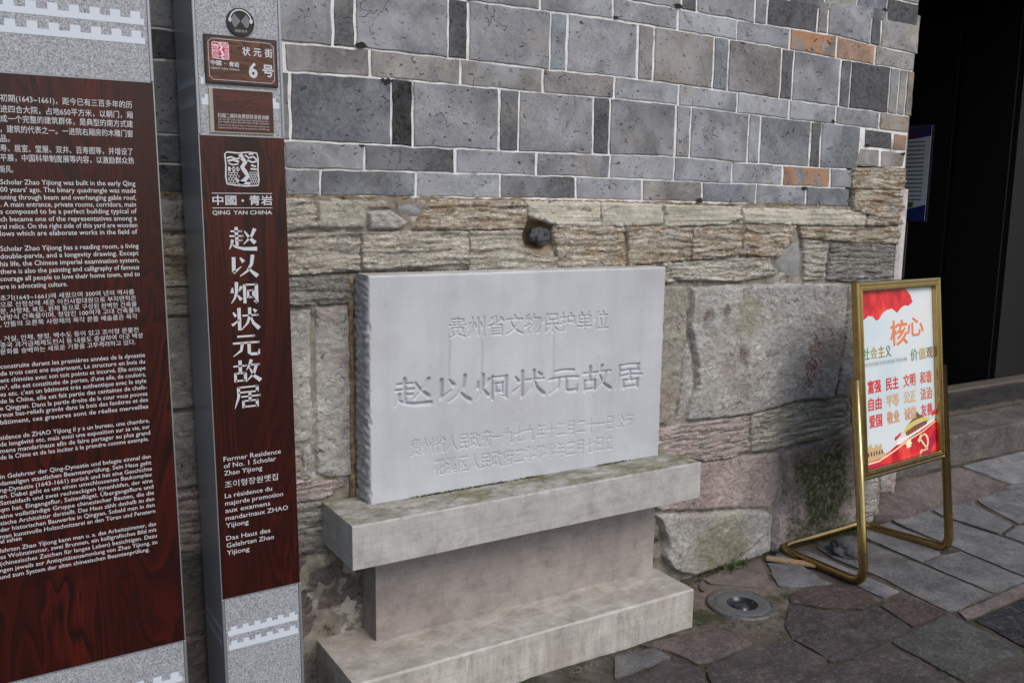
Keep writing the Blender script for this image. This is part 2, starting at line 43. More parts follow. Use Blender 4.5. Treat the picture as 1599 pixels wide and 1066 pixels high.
SLABS=[('p', [(2.0289, -0.3582), (2.2664, -0.3807), (2.3737, -0.3723), (2.4039, -0.5507), (2.3652, -0.5654), (2.1543, -0.5757), (2.1184, -0.5652), (2.0948, -0.4512), (2.0571, -0.3966)]), ('g', [(1.8945, -0.3779), (2.0611, -0.399), (2.0676, -0.4783), (1.9162, -0.4934), (1.8019, -0.4956)]), ('v', [(1.7864, -0.5153), (1.8995, -0.5135), (2.0864, -0.4945), (2.0939, -0.6165), (1.9768, -0.7803), (1.5937, -0.7603)]), ('v', [(2.1294, -0.592), (2.3212, -0.5826), (2.375, -0.5936), (2.5295, -0.6183), (2.5284, -0.7815), (2.5063, -0.8077), (2.3244, -0.8285), (2.0791, -0.9249), (1.9733, -0.8212)]), ('v', [(2.7542, -0.421), (2.8009, -0.528), (2.9233, -0.6275), (3.0119, -0.6405), (2.9721, -0.8036), (2.9536, -0.8271), (2.6477, -0.8238), (2.5255, -0.8003), (2.5475, -0.7091), (2.5445, -0.6173), (2.5879, -0.5423)]), ('r', [(2.7841, -0.3881), (2.8446, -0.3617), (3.0227, -0.4105), (3.1053, -0.4675), (3.08, -0.6085), (2.9368, -0.6172), (2.8279, -0.5212), (2.7625, -0.4202)]), ('l', [(2.966, -0.1085), (3.0773, -0.1953), (3.0282, -0.3468), (3.0382, -0.3981), (2.8612, -0.3304), (2.8343, -0.2891), (2.8846, -0.212)]), ('n', [(2.6249, -0.0594), (2.7974, -0.046), (2.961, -0.0719), (2.8987, -0.1594), (2.8201, -0.2566), (2.7489, -0.2485), (2.694, -0.1858), (2.6211, -0.1096)]), ('r', [(3.0302, -0.6388), (3.2057, -0.6255), (3.1936, -0.8128), (2.9756, -0.812)]), ('k', [(2.8123, -0.8385), (3.1941, -0.8259), (3.1447, -1.136), (2.7875, -1.1354)]), ('v', [(2.4987, -0.833), (2.7875, -0.843), (2.7615, -1.1358), (2.4654, -1.1989), (2.185, -0.9868), (2.3207, -0.8452)]), ('v', [(2.7903, -1.1563), (3.1324, -1.1607), (3.1348, -1.3617), (2.7519, -1.3981)]), ('K', [(3.2322, -0.9043), (3.6505, -0.8875), (3.6004, -1.1837), (3.2317, -1.1863), (3.1893, -1.1184)]), ('n', [(3.241, -0.8337), (3.4387, -0.8282), (3.8248, -0.8041), (3.831, -0.8754), (3.4318, -0.8848), (3.2446, -0.8865), (3.2113, -0.8861)]), ('l', [(3.0981, -0.0373), (3.234, -0.1057), (3.2323, -0.2424), (3.2103, -0.5927), (3.1003, -0.5998), (3.1045, -0.4744), (3.1187, -0.2998), (3.1187, -0.1778), (3.0353, -0.0864)]), ('g', [(3.3051, -0.1013), (3.5723, -0.0747), (3.5473, -0.4715), (3.5276, -0.803), (3.2559, -0.8164), (3.2184, -0.8078), (3.244, -0.6049), (3.2738, -0.4586), (3.2694, -0.2128)]), ('l', [(3.6235, -0.0646), (3.8879, -0.0592), (3.8634, -0.3629), (3.7241, -0.4367), (3.5808, -0.4491)]), ('g', [(3.5749, -0.4624), (3.7176, -0.4504), (3.8497, -0.464), (3.8063, -0.7706), (3.8009, -0.7981), (3.5445, -0.7985)]), ('l', [(3.9279, -0.0487), (4.202, -0.0535), (4.2036, -0.4413), (4.1808, -0.7224), (4.1042, -0.8699), (3.9105, -0.8608), (3.8321, -0.762)]), ('l', [(4.2419, -0.0488), (4.5801, -0.072), (4.4207, -0.3821), (4.2408, -0.4231)]), ('l', [(4.6253, -0.0663), (4.8748, -0.0725), (5.2778, -0.1248), (4.9475, -0.4598), (4.4779, -0.3827)]), ('l', [(4.243, -0.444), (4.4251, -0.4054), (4.7317, -0.4719), (4.538, -0.7451), (4.2182, -0.7174)]), ('g', [(4.8141, -0.0447), (5.0147, -0.0473), (5.5104, -0.0771), (5.5373, -0.2083), (5.2984, -0.114), (4.8895, -0.0639)]), ('l', [(4.8699, 0.1703), (5.5246, 0.1704), (5.8555, 0.1448), (5.7003, -0.0929), (5.0522, -0.0446), (4.9652, 0.0197)])]
LOWSTONE=[(3.8372, -0.0005), (4.0136, -0.0847), (4.1504, -0.0637), (4.4581, -0.0828), (4.7336, -0.079), (4.9313, -0.0626), (4.8764, -0.0039), (4.7736, 0.1281), (4.3699, 0.1287), (4.047, 0.1396)]
BOARD_TEXT={'chinese': [('初期(1643~1661)，距今已有三百多年的历', 0.0993, 0.3748, 1.7781), ('进四合大院，占地650平方米，以朝门，厢', 0.0979, 0.3751, 1.7541), ('成一个完整的建筑群体，是典型的南方式建', 0.0966, 0.3742, 1.733), ('，建筑的代表之一。一进院右厢房的木雕门窗', 0.0951, 0.3731, 1.7103), ('品。', 0.0938, 0.1127, 1.6892), ('寿、居室、堂屋、双井、百寿图等，并增设了', 0.0925, 0.3712, 1.6679), ('平展，中国科举制度展等内容，以激励群众热', 0.0912, 0.3731, 1.6467), ('新风。', 0.0896, 0.1149, 1.6209)], 'english': [('Scholar Zhao Yijiong was built in the early Qing', 0.0879, 0.3736, 1.5932), ("00 years' ago. The binary quadrangle was made", 0.0868, 0.3743, 1.5763), ('oning through beam and overhanging gable roof,', 0.0858, 0.3735, 1.5593), ('. A main entrance, private rooms, corridors, main', 0.0848, 0.3727, 1.543), ('s composed to be a perfect building typical of', 0.0838, 0.3735, 1.5269), ('ch became one of the representatives among a', 0.0827, 0.3727, 1.5098), ('ral relics. On the right side of this yard are wooden', 0.0817, 0.3734, 1.4934), ('lows which are elaborate works in the field of', 0.0807, 0.3727, 1.4772), ('Scholar Zhao Yijiong has a reading room, a living', 0.0786, 0.3741, 1.4428), ('double-parvis, and a longevity drawing. Except', 0.0775, 0.3733, 1.4255), ('his life, the Chinese imperial examination system,', 0.0764, 0.374, 1.4082), ('there is also the painting and calligraphy of famous', 0.0753, 0.3732, 1.3909), ('courage all people to love their home town, and to', 0.0743, 0.374, 1.3741), ('ere in advocating culture.', 0.0732, 0.2122, 1.3565)], 'korean': [('초기(1643~1661)에 세웠으며 300여 년의 역사를', 0.0715, 0.3587, 1.3297), ('으로 산정상에 세운 이진사합대원으로 부지면적은', 0.0706, 0.3624, 1.3144), ('문, 사랑채, 복도, 원채 등으로 구성된 완벽한 건축물', 0.0697, 0.3632, 1.2993), ('남방식 건축물이며, 청암진 100여개 고대 건축물의', 0.0688, 0.3685, 1.2847), (', 안뜰의 오른쪽 사랑채의 목각 문틀 예술품은 목각', 0.0678, 0.3633, 1.2689), (', 거실, 안채, 쌍정, 백수도 등이 있고 조이형 문물전', 0.0657, 0.3647, 1.2352), ('중국 과거급제제도전시 등 내용도 증설하여 이곳 백성', 0.0648, 0.373, 1.2201), ('문화를 숭배하는 새로운 기풍을 고무격려하고 있다.', 0.0638, 0.3559, 1.2051)], 'french': [('construite durant les premières années de la dynastie', 0.0617, 0.3769, 1.1713), ('de trois cent ans auparavant, La structure en bois du', 0.0607, 0.3762, 1.155), ('ent chinoise avec son toit pointu et incurvé. Elle occupe', 0.0597, 0.3769, 1.1387), ("m², elle est constituée de portes, d'une aile, de couloirs,", 0.0587, 0.377, 1.1223), ("es etc. c'est un bâtiment très authentique avec le style", 0.0577, 0.377, 1.1059), ('de la Chine, elle est fait partie des centaines de chefs-', 0.0566, 0.3778, 1.0894), ('e Qingyan. Dans la partie droite de la cour vous pouvez', 0.0556, 0.3786, 1.0729), ('reux bas-reliefs gravés dans le bois des fenêtres et des', 0.0547, 0.3787, 1.0572), ('bâtiment, ces gravures sont de réelles merveilles', 0.0536, 0.3787, 1.0398), ('sidence de ZHAO Yijiong il y a un bureau, une chambre,', 0.0513, 0.3801, 1.0031), ('de longévité etc, mais aussi une exposition sur sa vie, sur', 0.0503, 0.3802, 0.9873), ('mens mandarinaux afin de faire partager au plus grand', 0.0493, 0.3803, 0.9714), ('de la Chine et de les inciter à le prendre comme exemple.', 0.0484, 0.3765, 0.9558)], 'german': [('in Gelehrter der Qing-Dynastie und belegte einmal den', 0.0455, 0.3791, 0.9095), ('damaligen staatlichen Beamtenprüfung. Sein Haus geht', 0.0445, 0.38, 0.8933), ('ng-Dynastie (1643-1661) zurück und hat eine Geschichte', 0.0435, 0.3808, 0.8771), ('en. Dabei geht es um einen umschlossenen Baukomplex', 0.0425, 0.3801, 0.862), ('Satteldach und zwei rechteckigen Innenhöfen, der eine', 0.0415, 0.381, 0.8457), ('qm hat. Eingangsflur, Seitenflügel, Übergangsflure und', 0.0405, 0.3818, 0.8294), ('eine vollständige Gruppe chinesischer Bauten, die die', 0.0395, 0.3827, 0.8131), ('sische Architektur darstellt. Das Haus zählt deshalb zu den', 0.0385, 0.3828, 0.7968), ('der historischen Bauwerke in Qingyan. Sobald man in den', 0.0375, 0.3828, 0.7806), ('man kunstvolle Holzschnitzerei an den Türen und Fenstern', 0.0365, 0.3837, 0.7641), ('el sehen', 0.0357, 0.0799, 0.7522), ('lehrten Zhao Yijiong kann man u. a. das Arbeitszimmer, das', 0.0343, 0.3838, 0.7296), ('as Wohnzimmer, zwei Brunnen, ein kalligrafisches Bild mit', 0.0334, 0.3847, 0.7139), ('(chinesisches Zeichen für langes Leben) besichtigen. Dazu', 0.0323, 0.3848, 0.6974), ('ngen jeweils zur Antiquitätensammlung von Zhao Yijiong, zu', 0.0313, 0.3848, 0.6809), ('und zum System der alten chinesischen Beamtenprüfung.', 0.0303, 0.3654, 0.6644)]}

# ------------------------------------------------------------------ helpers
def ss(a, b, x):
    t = min(1, max(0, (x - a) / (b - a))); return t * t * (3 - 2 * t)
def nz(x, y=0., z=0.):
    return noise.noise(Vector((x, y, z)))

class MB:
    def __init__(s): s.v = []; s.f = []
    def add(s, v, f):
        n = len(s.v); s.v += [tuple(p) for p in v]; s.f += [tuple(i + n for i in q) for q in f]
        return s
    def box(s, x0, x1, y0, y1, z0, z1):
        return s.add([(x0, y0, z0), (x1, y0, z0), (x1, y1, z0), (x0, y1, z0), (x0, y0, z1), (x1, y0, z1), (x1, y1, z1), (x0, y1, z1)],
                     [(0, 3, 2, 1), (4, 5, 6, 7), (0, 1, 5, 4), (1, 2, 6, 5), (2, 3, 7, 6), (3, 0, 4, 7)])
    def build(s, name, mat, parent=None, smooth=False, color=None, bevel=0, seg=2):
        me = bpy.data.meshes.new(name); me.from_pydata(s.v, [], s.f); me.update()
        me.materials.append(mat)
        if smooth: me.shade_smooth()
        o = bpy.data.objects.new(name, me); COL.objects.link(o)
        if parent is not None: o.parent = parent
        if color is not None: o.color = color
        if bevel:
            m = o.modifiers.new('b', 'BEVEL'); m.width = bevel; m.segments = seg; m.limit_method = 'ANGLE'
        return o

def empty(name, loc, label=None, cat=None, group=None, kind=None):
    o = bpy.data.objects.new(name, None); COL.objects.link(o); o.location = loc
    o.empty_display_size = .1
    tag(o, label, cat, group, kind); return o

def tag(o, label=None, cat=None, group=None, kind=None):
    for k, v in (('label', label), ('category', cat), ('group', group), ('kind', kind)):
        if v: o[k] = v
    return o

def mat(name, base=(.5, .5, .5), rough=.8, metal=0., spec=.3):
    m = bpy.data.materials.new(name); m.use_nodes = True
    b = m.node_tree.nodes['Principled BSDF']
    b.inputs['Base Color'].default_value = (*base, 1); b.inputs['Roughness'].default_value = rough
    b.inputs['Metallic'].default_value = metal; b.inputs['Specular IOR Level'].default_value = spec
    return m

class G:
    """small node-graph writer"""
    def __init__(s, m): s.m = m; s.t = m.node_tree; s.b = s.t.nodes['Principled BSDF']
    def n(s, typ, **kw):
        x = s.t.nodes.new('ShaderNode' + typ)
        for k, v in kw.items(): setattr(x, k, v)
        return x
    def put(s, node, i, v):
        if hasattr(v, 'is_output') or isinstance(v, bpy.types.NodeSocket): s.t.links.new(v, node.inputs[i])
        elif v is not None:
            if isinstance(v, tuple) and len(v) == 3 and node.inputs[i].type == 'RGBA': v = (*v, 1)
            node.inputs[i].default_value = v
    def pos(s, sx=1., sy=1., sz=1., rot=0.):
        g = s.n('NewGeometry'); mp = s.n('Mapping'); s.t.links.new(g.outputs['Position'], mp.inputs[0])
        mp.inputs['Scale'].default_value = (sx, sy, sz); mp.inputs['Rotation'].default_value = (0, rot, 0)
        return mp.outputs[0]
    def noise(s, vec, scale, detail=6., rough=.6, dist=0., w=None):
        x = s.n('TexNoise'); s.put(x, 'Vector', vec); s.put(x, 'Scale', scale); s.put(x, 'Detail', detail)
        s.put(x, 'Roughness', rough); s.put(x, 'Distortion', dist); return x.outputs['Fac']
    def vor(s, vec, scale, feat='F1'):
        x = s.n('TexVoronoi', feature=feat); s.put(x, 'Vector', vec); s.put(x, 'Scale', scale); return x.outputs['Distance']
    def ramp(s, v, *stops):
        x = s.n('ValToRGB'); s.put(x, 0, v); e = x.color_ramp.elements
        while len(e) < len(stops): e.new(.5)
        for q, (p, c) in zip(e, stops): q.position = p; q.color = (*c, 1) if isinstance(c, tuple) else (c, c, c, 1)
        return x.outputs[0]
    def mix(s, f, a, b, mode='MIX'):
        x = s.n('Mix', data_type='RGBA', blend_type=mode); x.clamp_factor = True
        s.put(x, 0, f); s.put(x, 6, a); s.put(x, 7, b); return x.outputs[2]
    def math(s, op, a, b=None, c=None):
        x = s.n('Math', operation=op); s.put(x, 0, a)
        if b is not None: s.put(x, 1, b)
        if c is not None: s.put(x, 2, c)
        return x.outputs[0]
    def bump(s, h, dist=.003, st=1., prev=None):
        x = s.n('Bump'); s.put(x, 'Height', h); s.put(x, 'Distance', dist); s.put(x, 'Strength', st)
        if prev is not None: s.put(x, 'Normal', prev)
        return x.outputs[0]
    def objcol(s):
        x = s.n('ObjectInfo'); return x.outputs['Color'], x.outputs['Alpha'], x.outputs['Random']
    def spot(s, c, r, wob=.4, sc=12.):
        """irregular blotch with a place of its own: 1 inside"""
        g = s.n('NewGeometry'); v = s.n('VectorMath', operation='DISTANCE'); s.t.links.new(g.outputs['Position'], v.inputs[0]); v.inputs[1].default_value = c
        nn = s.noise(s.pos(), sc, 5, .65)
        dd = s.math('ADD', s.math('DIVIDE', v.outputs['Value'], r), s.math('MULTIPLY', s.math('SUBTRACT', nn, .5), wob * 4))
        return s.ramp(dd, (.45, 1.), (1.0, 0.))
    def col(s, c): s.put(s.b, 'Base Color', c)
    def norm(s, c): s.put(s.b, 'Normal', c)
    def rough(s, c): s.put(s.b, 'Roughness', c)

# ------------------------------------------------------------------ materials
def m_brick():
    m = mat('grey_brick', rough=.88, spec=.25); g = G(m); c, al, rn = g.objcol()
    p0 = g.pos(); off = g.n('VectorMath', operation='ADD'); g.put(off, 0, p0)
    cb = g.n('CombineXYZ'); g.put(cb, 0, g.math('MULTIPLY', rn, 37.)); g.put(cb, 2, g.math('MULTIPLY', rn, 91.)); g.t.links.new(cb.outputs[0], off.inputs[1])
    p = off.outputs[0]
    col = g.mix(1., c, g.ramp(g.noise(p, 7, 5, .6, .6), (.3, .58), (.5, 1.0), (.7, 1.5)), 'MULTIPLY')
    col = g.mix(g.ramp(g.noise(p, 5., 4, .6), (.56, 0.), (.7, .5)), col, (.25, .215, .16))
    col = g.mix(g.ramp(g.noise(p, 9., 3, .5, 1.), (.6, 0.), (.72, .45)), col, (.15, .18, .215))
    col = g.mix(g.ramp(g.noise(p, 60, 6, .75), (.35, 0.), (.7, .4)), col, (.34, .34, .34))
    om = g.math('MULTIPLY', al, g.ramp(g.noise(p, 11, 3, .55), (.42, 0.), (.52, 1.)))
    col = g.mix(g.math('SUBTRACT', om, 0.), col, (.36, .19, .10))
    mp = g.n('Mapping'); g.put(mp, 0, p); mp.inputs['Scale'].default_value = (1, 1, 1.6)
    pit = g.noise(mp.outputs[0], 42, 3, .6, .8)
    pm = g.ramp(pit, (.30, 1.), (.36, 0.))
    pit2 = g.ramp(g.vor(mp.outputs[0], 26), (.06, 1.), (.14, 0.))
    pit2 = g.math('MULTIPLY', pit2, g.ramp(g.noise(p, 6, 2), (.45, 0.), (.55, 1.)))
    pm = g.math('MAXIMUM', pm, pit2)
    col = g.mix(g.math('MULTIPLY', pm, .88), col, (.03, .03, .032))
    crk = g.math('ABSOLUTE', g.math('SUBTRACT', g.noise(p, 7, 4, .6, .5), .5))
    crk = g.math('MULTIPLY', g.ramp(crk, (.0, 1.), (.006, 0.)), g.ramp(g.noise(p, 6, 2), (.58, 0.), (.62, 1.)))
    col = g.mix(g.math('MULTIPLY', crk, .75), col, (.04, .04, .04))
    col = g.mix(1., col, g.ramp(g.noise(p, 170, 4, .7), (.3, .78), (.7, 1.22)), 'MULTIPLY')
    col = g.mix(g.ramp(g.noise(p, 3.3, 4, .6, .5), (.54, 0.), (.64, .5)), col, (.085, .086, .092))
    col = g.mix(g.ramp(g.noise(p, 2.6, 3, .6, .4), (.55, 0.), (.66, .5)), col, (.34, .35, .375))
    lum = g.n('RGBToBW'); g.put(lum, 0, c)
    col = g.mix(1., col, g.ramp(lum.outputs[0], (.02, .42), (.14, 1.)), 'MULTIPLY')
    g.col(col)
    h = g.math('SUBTRACT', g.math('MULTIPLY', g.noise(p, 90, 8, .7), .6), g.math('ADD', g.math('MULTIPLY', pm, 1.), crk))
    g.norm(g.bump(h, .0035)); return m

def m_mortar():
    m = mat('lime_mortar', rough=.9, spec=.2); g = G(m); p = g.pos()
    c = g.ramp(g.noise(p, 14, 7, .7), (.3, (.26, .25, .22)), (.42, (.60, .59, .57)), (.6, (.76, .755, .745)))
    c = g.mix(g.ramp(g.noise(p, 4.5, 4, .7), (.58, 0.), (.66, .8)), c, (.19, .175, .15))
    g.col(c); g.norm(g.bump(g.noise(p, 120, 8, .7), .004)); return m

def m_core():
    m = mat('dark_joint_filling', rough=.95, spec=.15); g = G(m); p = g.pos()
    c = g.ramp(g.noise(p, 16, 8, .7), (.34, (.05, .042, .033)), (.42, (.20, .178, .145)), (.64, (.34, .31, .26)))
    c = g.mix(g.ramp(g.noise(g.pos(1, 1, 1), 8., 5, .7), (.57, 0.), (.61, .8)), c, (.46, .44, .40))
    sp = g.spot((1.785, 0, 1.452), .085, .12, 30)
    c = g.mix(sp, c, (.30, .20, .095))
    g.col(c); g.norm(g.bump(g.noise(p, 70, 8, .75), .008)); return m

def m_stone(kind):
    m = mat('stone_' + kind, rough=.92, spec=.15); g = G(m); c, al, rn = g.objcol(); p = g.pos()
    if kind == 'layered':
        wv = g.n('VectorMath', operation='ADD'); g.put(wv, 0, g.n('NewGeometry').outputs['Position'])
        cw_ = g.n('CombineXYZ'); g.put(cw_, 2, g.math('ADD', g.math('MULTIPLY', g.noise(g.pos(), 9, 3, .6), .03), g.math('MULTIPLY', g.noise(g.pos(), 45, 4, .7), .016))); g.t.links.new(cw_.outputs[0], wv.inputs[1])
        def strat(sx, sz):
            mp = g.n('Mapping'); g.put(mp, 0, wv.outputs[0]); mp.inputs['Scale'].default_value = (sx, sx, sz); return mp.outputs[0]
        a = g.noise(strat(7, 60), 1.5, 8, .72, .25); b = g.noise(strat(18, 150), 1.3, 6, .75, .3)
        col = g.mix(1., c, g.ramp(a, (.36, .6), (.48, 1.), (.62, 1.35)), 'MULTIPLY')
        line = g.ramp(g.math('ABSOLUTE', g.math('SUBTRACT', g.noise(strat(5, 55), 1.6, 8, .7), .5)), (.0, 1.), (.017, 0.))
        line2 = g.ramp(b, (.33, 1.), (.39, 0.))
        dark = g.math('MAXIMUM', g.math('MULTIPLY', line, g.ramp(g.noise(p, 8, 4), (.40, .1), (.52, 1.))), g.math('MULTIPLY', line2, .9))
        lime = g.ramp(g.noise(g.pos(1, 1, 2.2), 13, 8, .78), (.52, 0.), (.6, .75))
        col = g.mix(lime, col, (.56, .545, .50))
        och = g.ramp(g.noise(g.pos(1, 1, 1.8), 9.5, 7, .75, .8), (.49, 0.), (.56, .85))
        col = g.mix(g.math('MULTIPLY', och, al), col, (.44, .31, .195))
        col = g.mix(g.ramp(g.noise(p, 24, 7, .8), (.6, 0.), (.67, .7)), col, (.10, .085, .07))
        col = g.mix(1., col, g.ramp(g.noise(g.pos(1, 1, 2), 150, 5, .75), (.32, .55), (.68, 1.45)), 'MULTIPLY')
        col = g.mix(g.math('MULTIPLY', dark, .88), col, (.03, .025, .02))
        g.col(col)
        h = g.math('SUBTRACT', g.math('ADD', g.math('MULTIPLY', a, 1.), g.math('MULTIPLY', b, .5)), g.math('MULTIPLY', dark, .5))
        n1 = g.bump(h, .024, 1.); n2 = g.bump(g.noise(p, 130, 8, .75), .006, 1., n1); g.norm(n2)
    elif kind == 'smooth':
        col = g.mix(1., c, g.ramp(g.noise(g.pos(1, 1, 2), 12, 7, .7), (.3, .7), (.7, 1.3)), 'MULTIPLY')
        g.col(col); g.norm(g.bump(g.noise(g.pos(1, 1, 3), 60, 8, .7), .003))
    elif kind == 'ruled':
        q2 = g.pos(2., 2., 120.)
        b = g.noise(q2, 1.1, 4, .55, .25)
        col = g.mix(1., c, g.ramp(g.noise(p, 9, 7, .7), (.3, .75), (.7, 1.25)), 'MULTIPLY')
        col = g.mix(g.ramp(b, (.34, .6), (.44, 0.)), col, (.12, .10, .07))
        col = g.mix(1., col, g.ramp(g.noise(g.pos(1, 1, 2), 160, 5, .75), (.32, .7), (.68, 1.3)), 'MULTIPLY')
        col = g.mix(g.ramp(g.noise(g.pos(1, 1, 1.5), 11, 5, .7), (.58, 0.), (.68, .6)), col, (.33, .25, .15))
        g.col(col); g.norm(g.bump(g.noise(p, 90, 8, .7), .003, .8, g.bump(b, .004, .8)))
    else:
        col = g.mix(1., c, g.ramp(g.noise(p, 6, 7, .65), (.3, .78), (.5, 1.), (.7, 1.3)), 'MULTIPLY')
        col = g.mix(g.ramp(g.noise(p, 3.2, 5, .65), (.5, 0.), (.66, .5)), col, (.33, .25, .235))
        rg = g.noise(g.pos(1, 1, 1.7, .6), 40, 7, .72, .8)
        col = g.mix(1., col, g.ramp(rg, (.34, .6), (.5, 1.), (.66, 1.22)), 'MULTIPLY')
        col = g.mix(1., col, g.ramp(g.noise(p, 190, 4, .75), (.32, .84), (.68, 1.16)), 'MULTIPLY')
        col = g.mix(g.ramp(g.noise(p, 2.1, 6, .7, .5), (.5, 0.), (.62, .45)), col, (.36, .25, .24))
        col = g.mix(g.ramp(g.noise(p, 3.4, 7, .72, .5), (.56, 0.), (.66, .5)), col, (.20, .175, .15))
        col = g.mix(g.ramp(g.noise(p, 17, 7, .8), (.6, 0.), (.67, .6)), col, (.085, .072, .06))
        crk = g.math('ABSOLUTE', g.math('SUBTRACT', g.noise(p, 2.8, 5, .62, .6), .5))
        crk = g.math('MULTIPLY', g.ramp(crk, (.0, 1.), (.0045, 0.)), g.ramp(g.noise(p, 4, 2), (.48, 0.), (.54, 1.)))
        col = g.mix(g.math('MULTIPLY', crk, .8), col, (.03, .026, .022))
        for (cx, cz, r_, cc, f) in ((3.40, .27, .30, (.07, .085, .02), 1.), (2.76, .10, .22, (.20, .20, .09), .7), (3.36, .03, .26, (.045, .055, .02), .85)):
            s_ = g.math('MULTIPLY', g.spot((cx, -.02, cz), r_, .35, 9), f)
            s_ = g.math('MULTIPLY', s_, g.ramp(g.noise(p, 45, 6, .75), (.35, .35), (.55, 1.)))
            col = g.mix(s_, col, cc)
        for (cx, cz, r_) in ((3.275, .86, .075), (3.265, .78, .06), (3.285, .94, .045)):
            s_ = g.math('MULTIPLY', g.spot((cx, -.02, cz), r_, .35, 30), g.ramp(g.noise(p, 75, 5, .7), (.48, 0.), (.56, .9)))
            col = g.mix(s_, col, (.33, .06, .045))
        for (cx, cz, r_) in ((2.83, .93, .05), (2.62, 1.12, .04), (2.72, 1.13, .035), (1.0, .62, .06)):
            s_ = g.math('MULTIPLY', g.spot((cx, -.02, cz), r_, .45, 30), .65)
            col = g.mix(s_, col, (.13, .085, .075))
        s_ = g.math('MULTIPLY', g.spot((2.86, -.02, 1.1), .12, .3, 12), .5); col = g.mix(s_, col, (.36, .31, .18))
        g.col(col)
        n1 = g.bump(rg, .022, 1.); g.norm(g.bump(g.noise(g.pos(1, 1, 1.5), 150, 8, .75), .006, 1., n1))
    return m

def m_cement():
    m = mat('cement_joint', rough=.95, spec=.15); g = G(m); p = g.pos()
    c = g.ramp(g.noise(p, 7, 8, .72), (.3, (.03, .026, .022)), (.5, (.075, .063, .054)), (.7, (.14, .12, .10)))
    c = g.mix(g.math('MULTIPLY', g.spot((2.62, -.25, -.03), .42, .2, 8), .8), c, g.ramp(g.noise(p, 22, 8, .75), (.35, (.10, .08, .066)), (.65, (.20, .165, .138))))
    c = g.mix(g.ramp(g.noise(p, 3.6, 6, .7), (.52, 0.), (.6, .8)), c, (.028, .036, .014))
    g.col(c); g.norm(g.bump(g.noise(p, 80, 8, .75), .006)); return m

def m_slab():
    m = mat('paving_slate', rough=.75, spec=.3); g = G(m); c, al, rn = g.objcol(); p = g.pos()
    col = g.mix(1., c, g.ramp(g.noise(p, 6, 8, .7), (.3, .5), (.5, 1.), (.7, 1.6)), 'MULTIPLY')
    col = g.mix(g.ramp(g.noise(p, 48, 8, .85), (.52, 0.), (.66, .6)), col, (.20, .19, .18))
    col = g.mix(g.ramp(g.noise(g.pos(1, 2.2, 1), 14, 9, .85, 1.5), (.57, 0.), (.63, .5)), col, (.19, .18, .165))
    col = g.mix(g.ramp(g.noise(p, 4.2, 8, .78, 1.2), (.55, 0.), (.68, .5)), col, (.15, .135, .125))
    col = g.mix(g.ramp(g.noise(p, 11, 6, .75, .8), (.6, 0.), (.68, .6)), col, (.025, .023, .022))
    col = g.mix(1., col, g.ramp(g.noise(p, 130, 5, .75), (.3, .6), (.7, 1.45)), 'MULTIPLY')
    g.col(col); g.rough(g.ramp(g.noise(p, 9, 5), (.35, .6), (.65, .9)))
    n1 = g.bump(g.noise(p, 26, 8, .75), .014, .9); g.norm(g.bump(g.noise(p, 150, 7, .75), .004, 1., n1)); return m

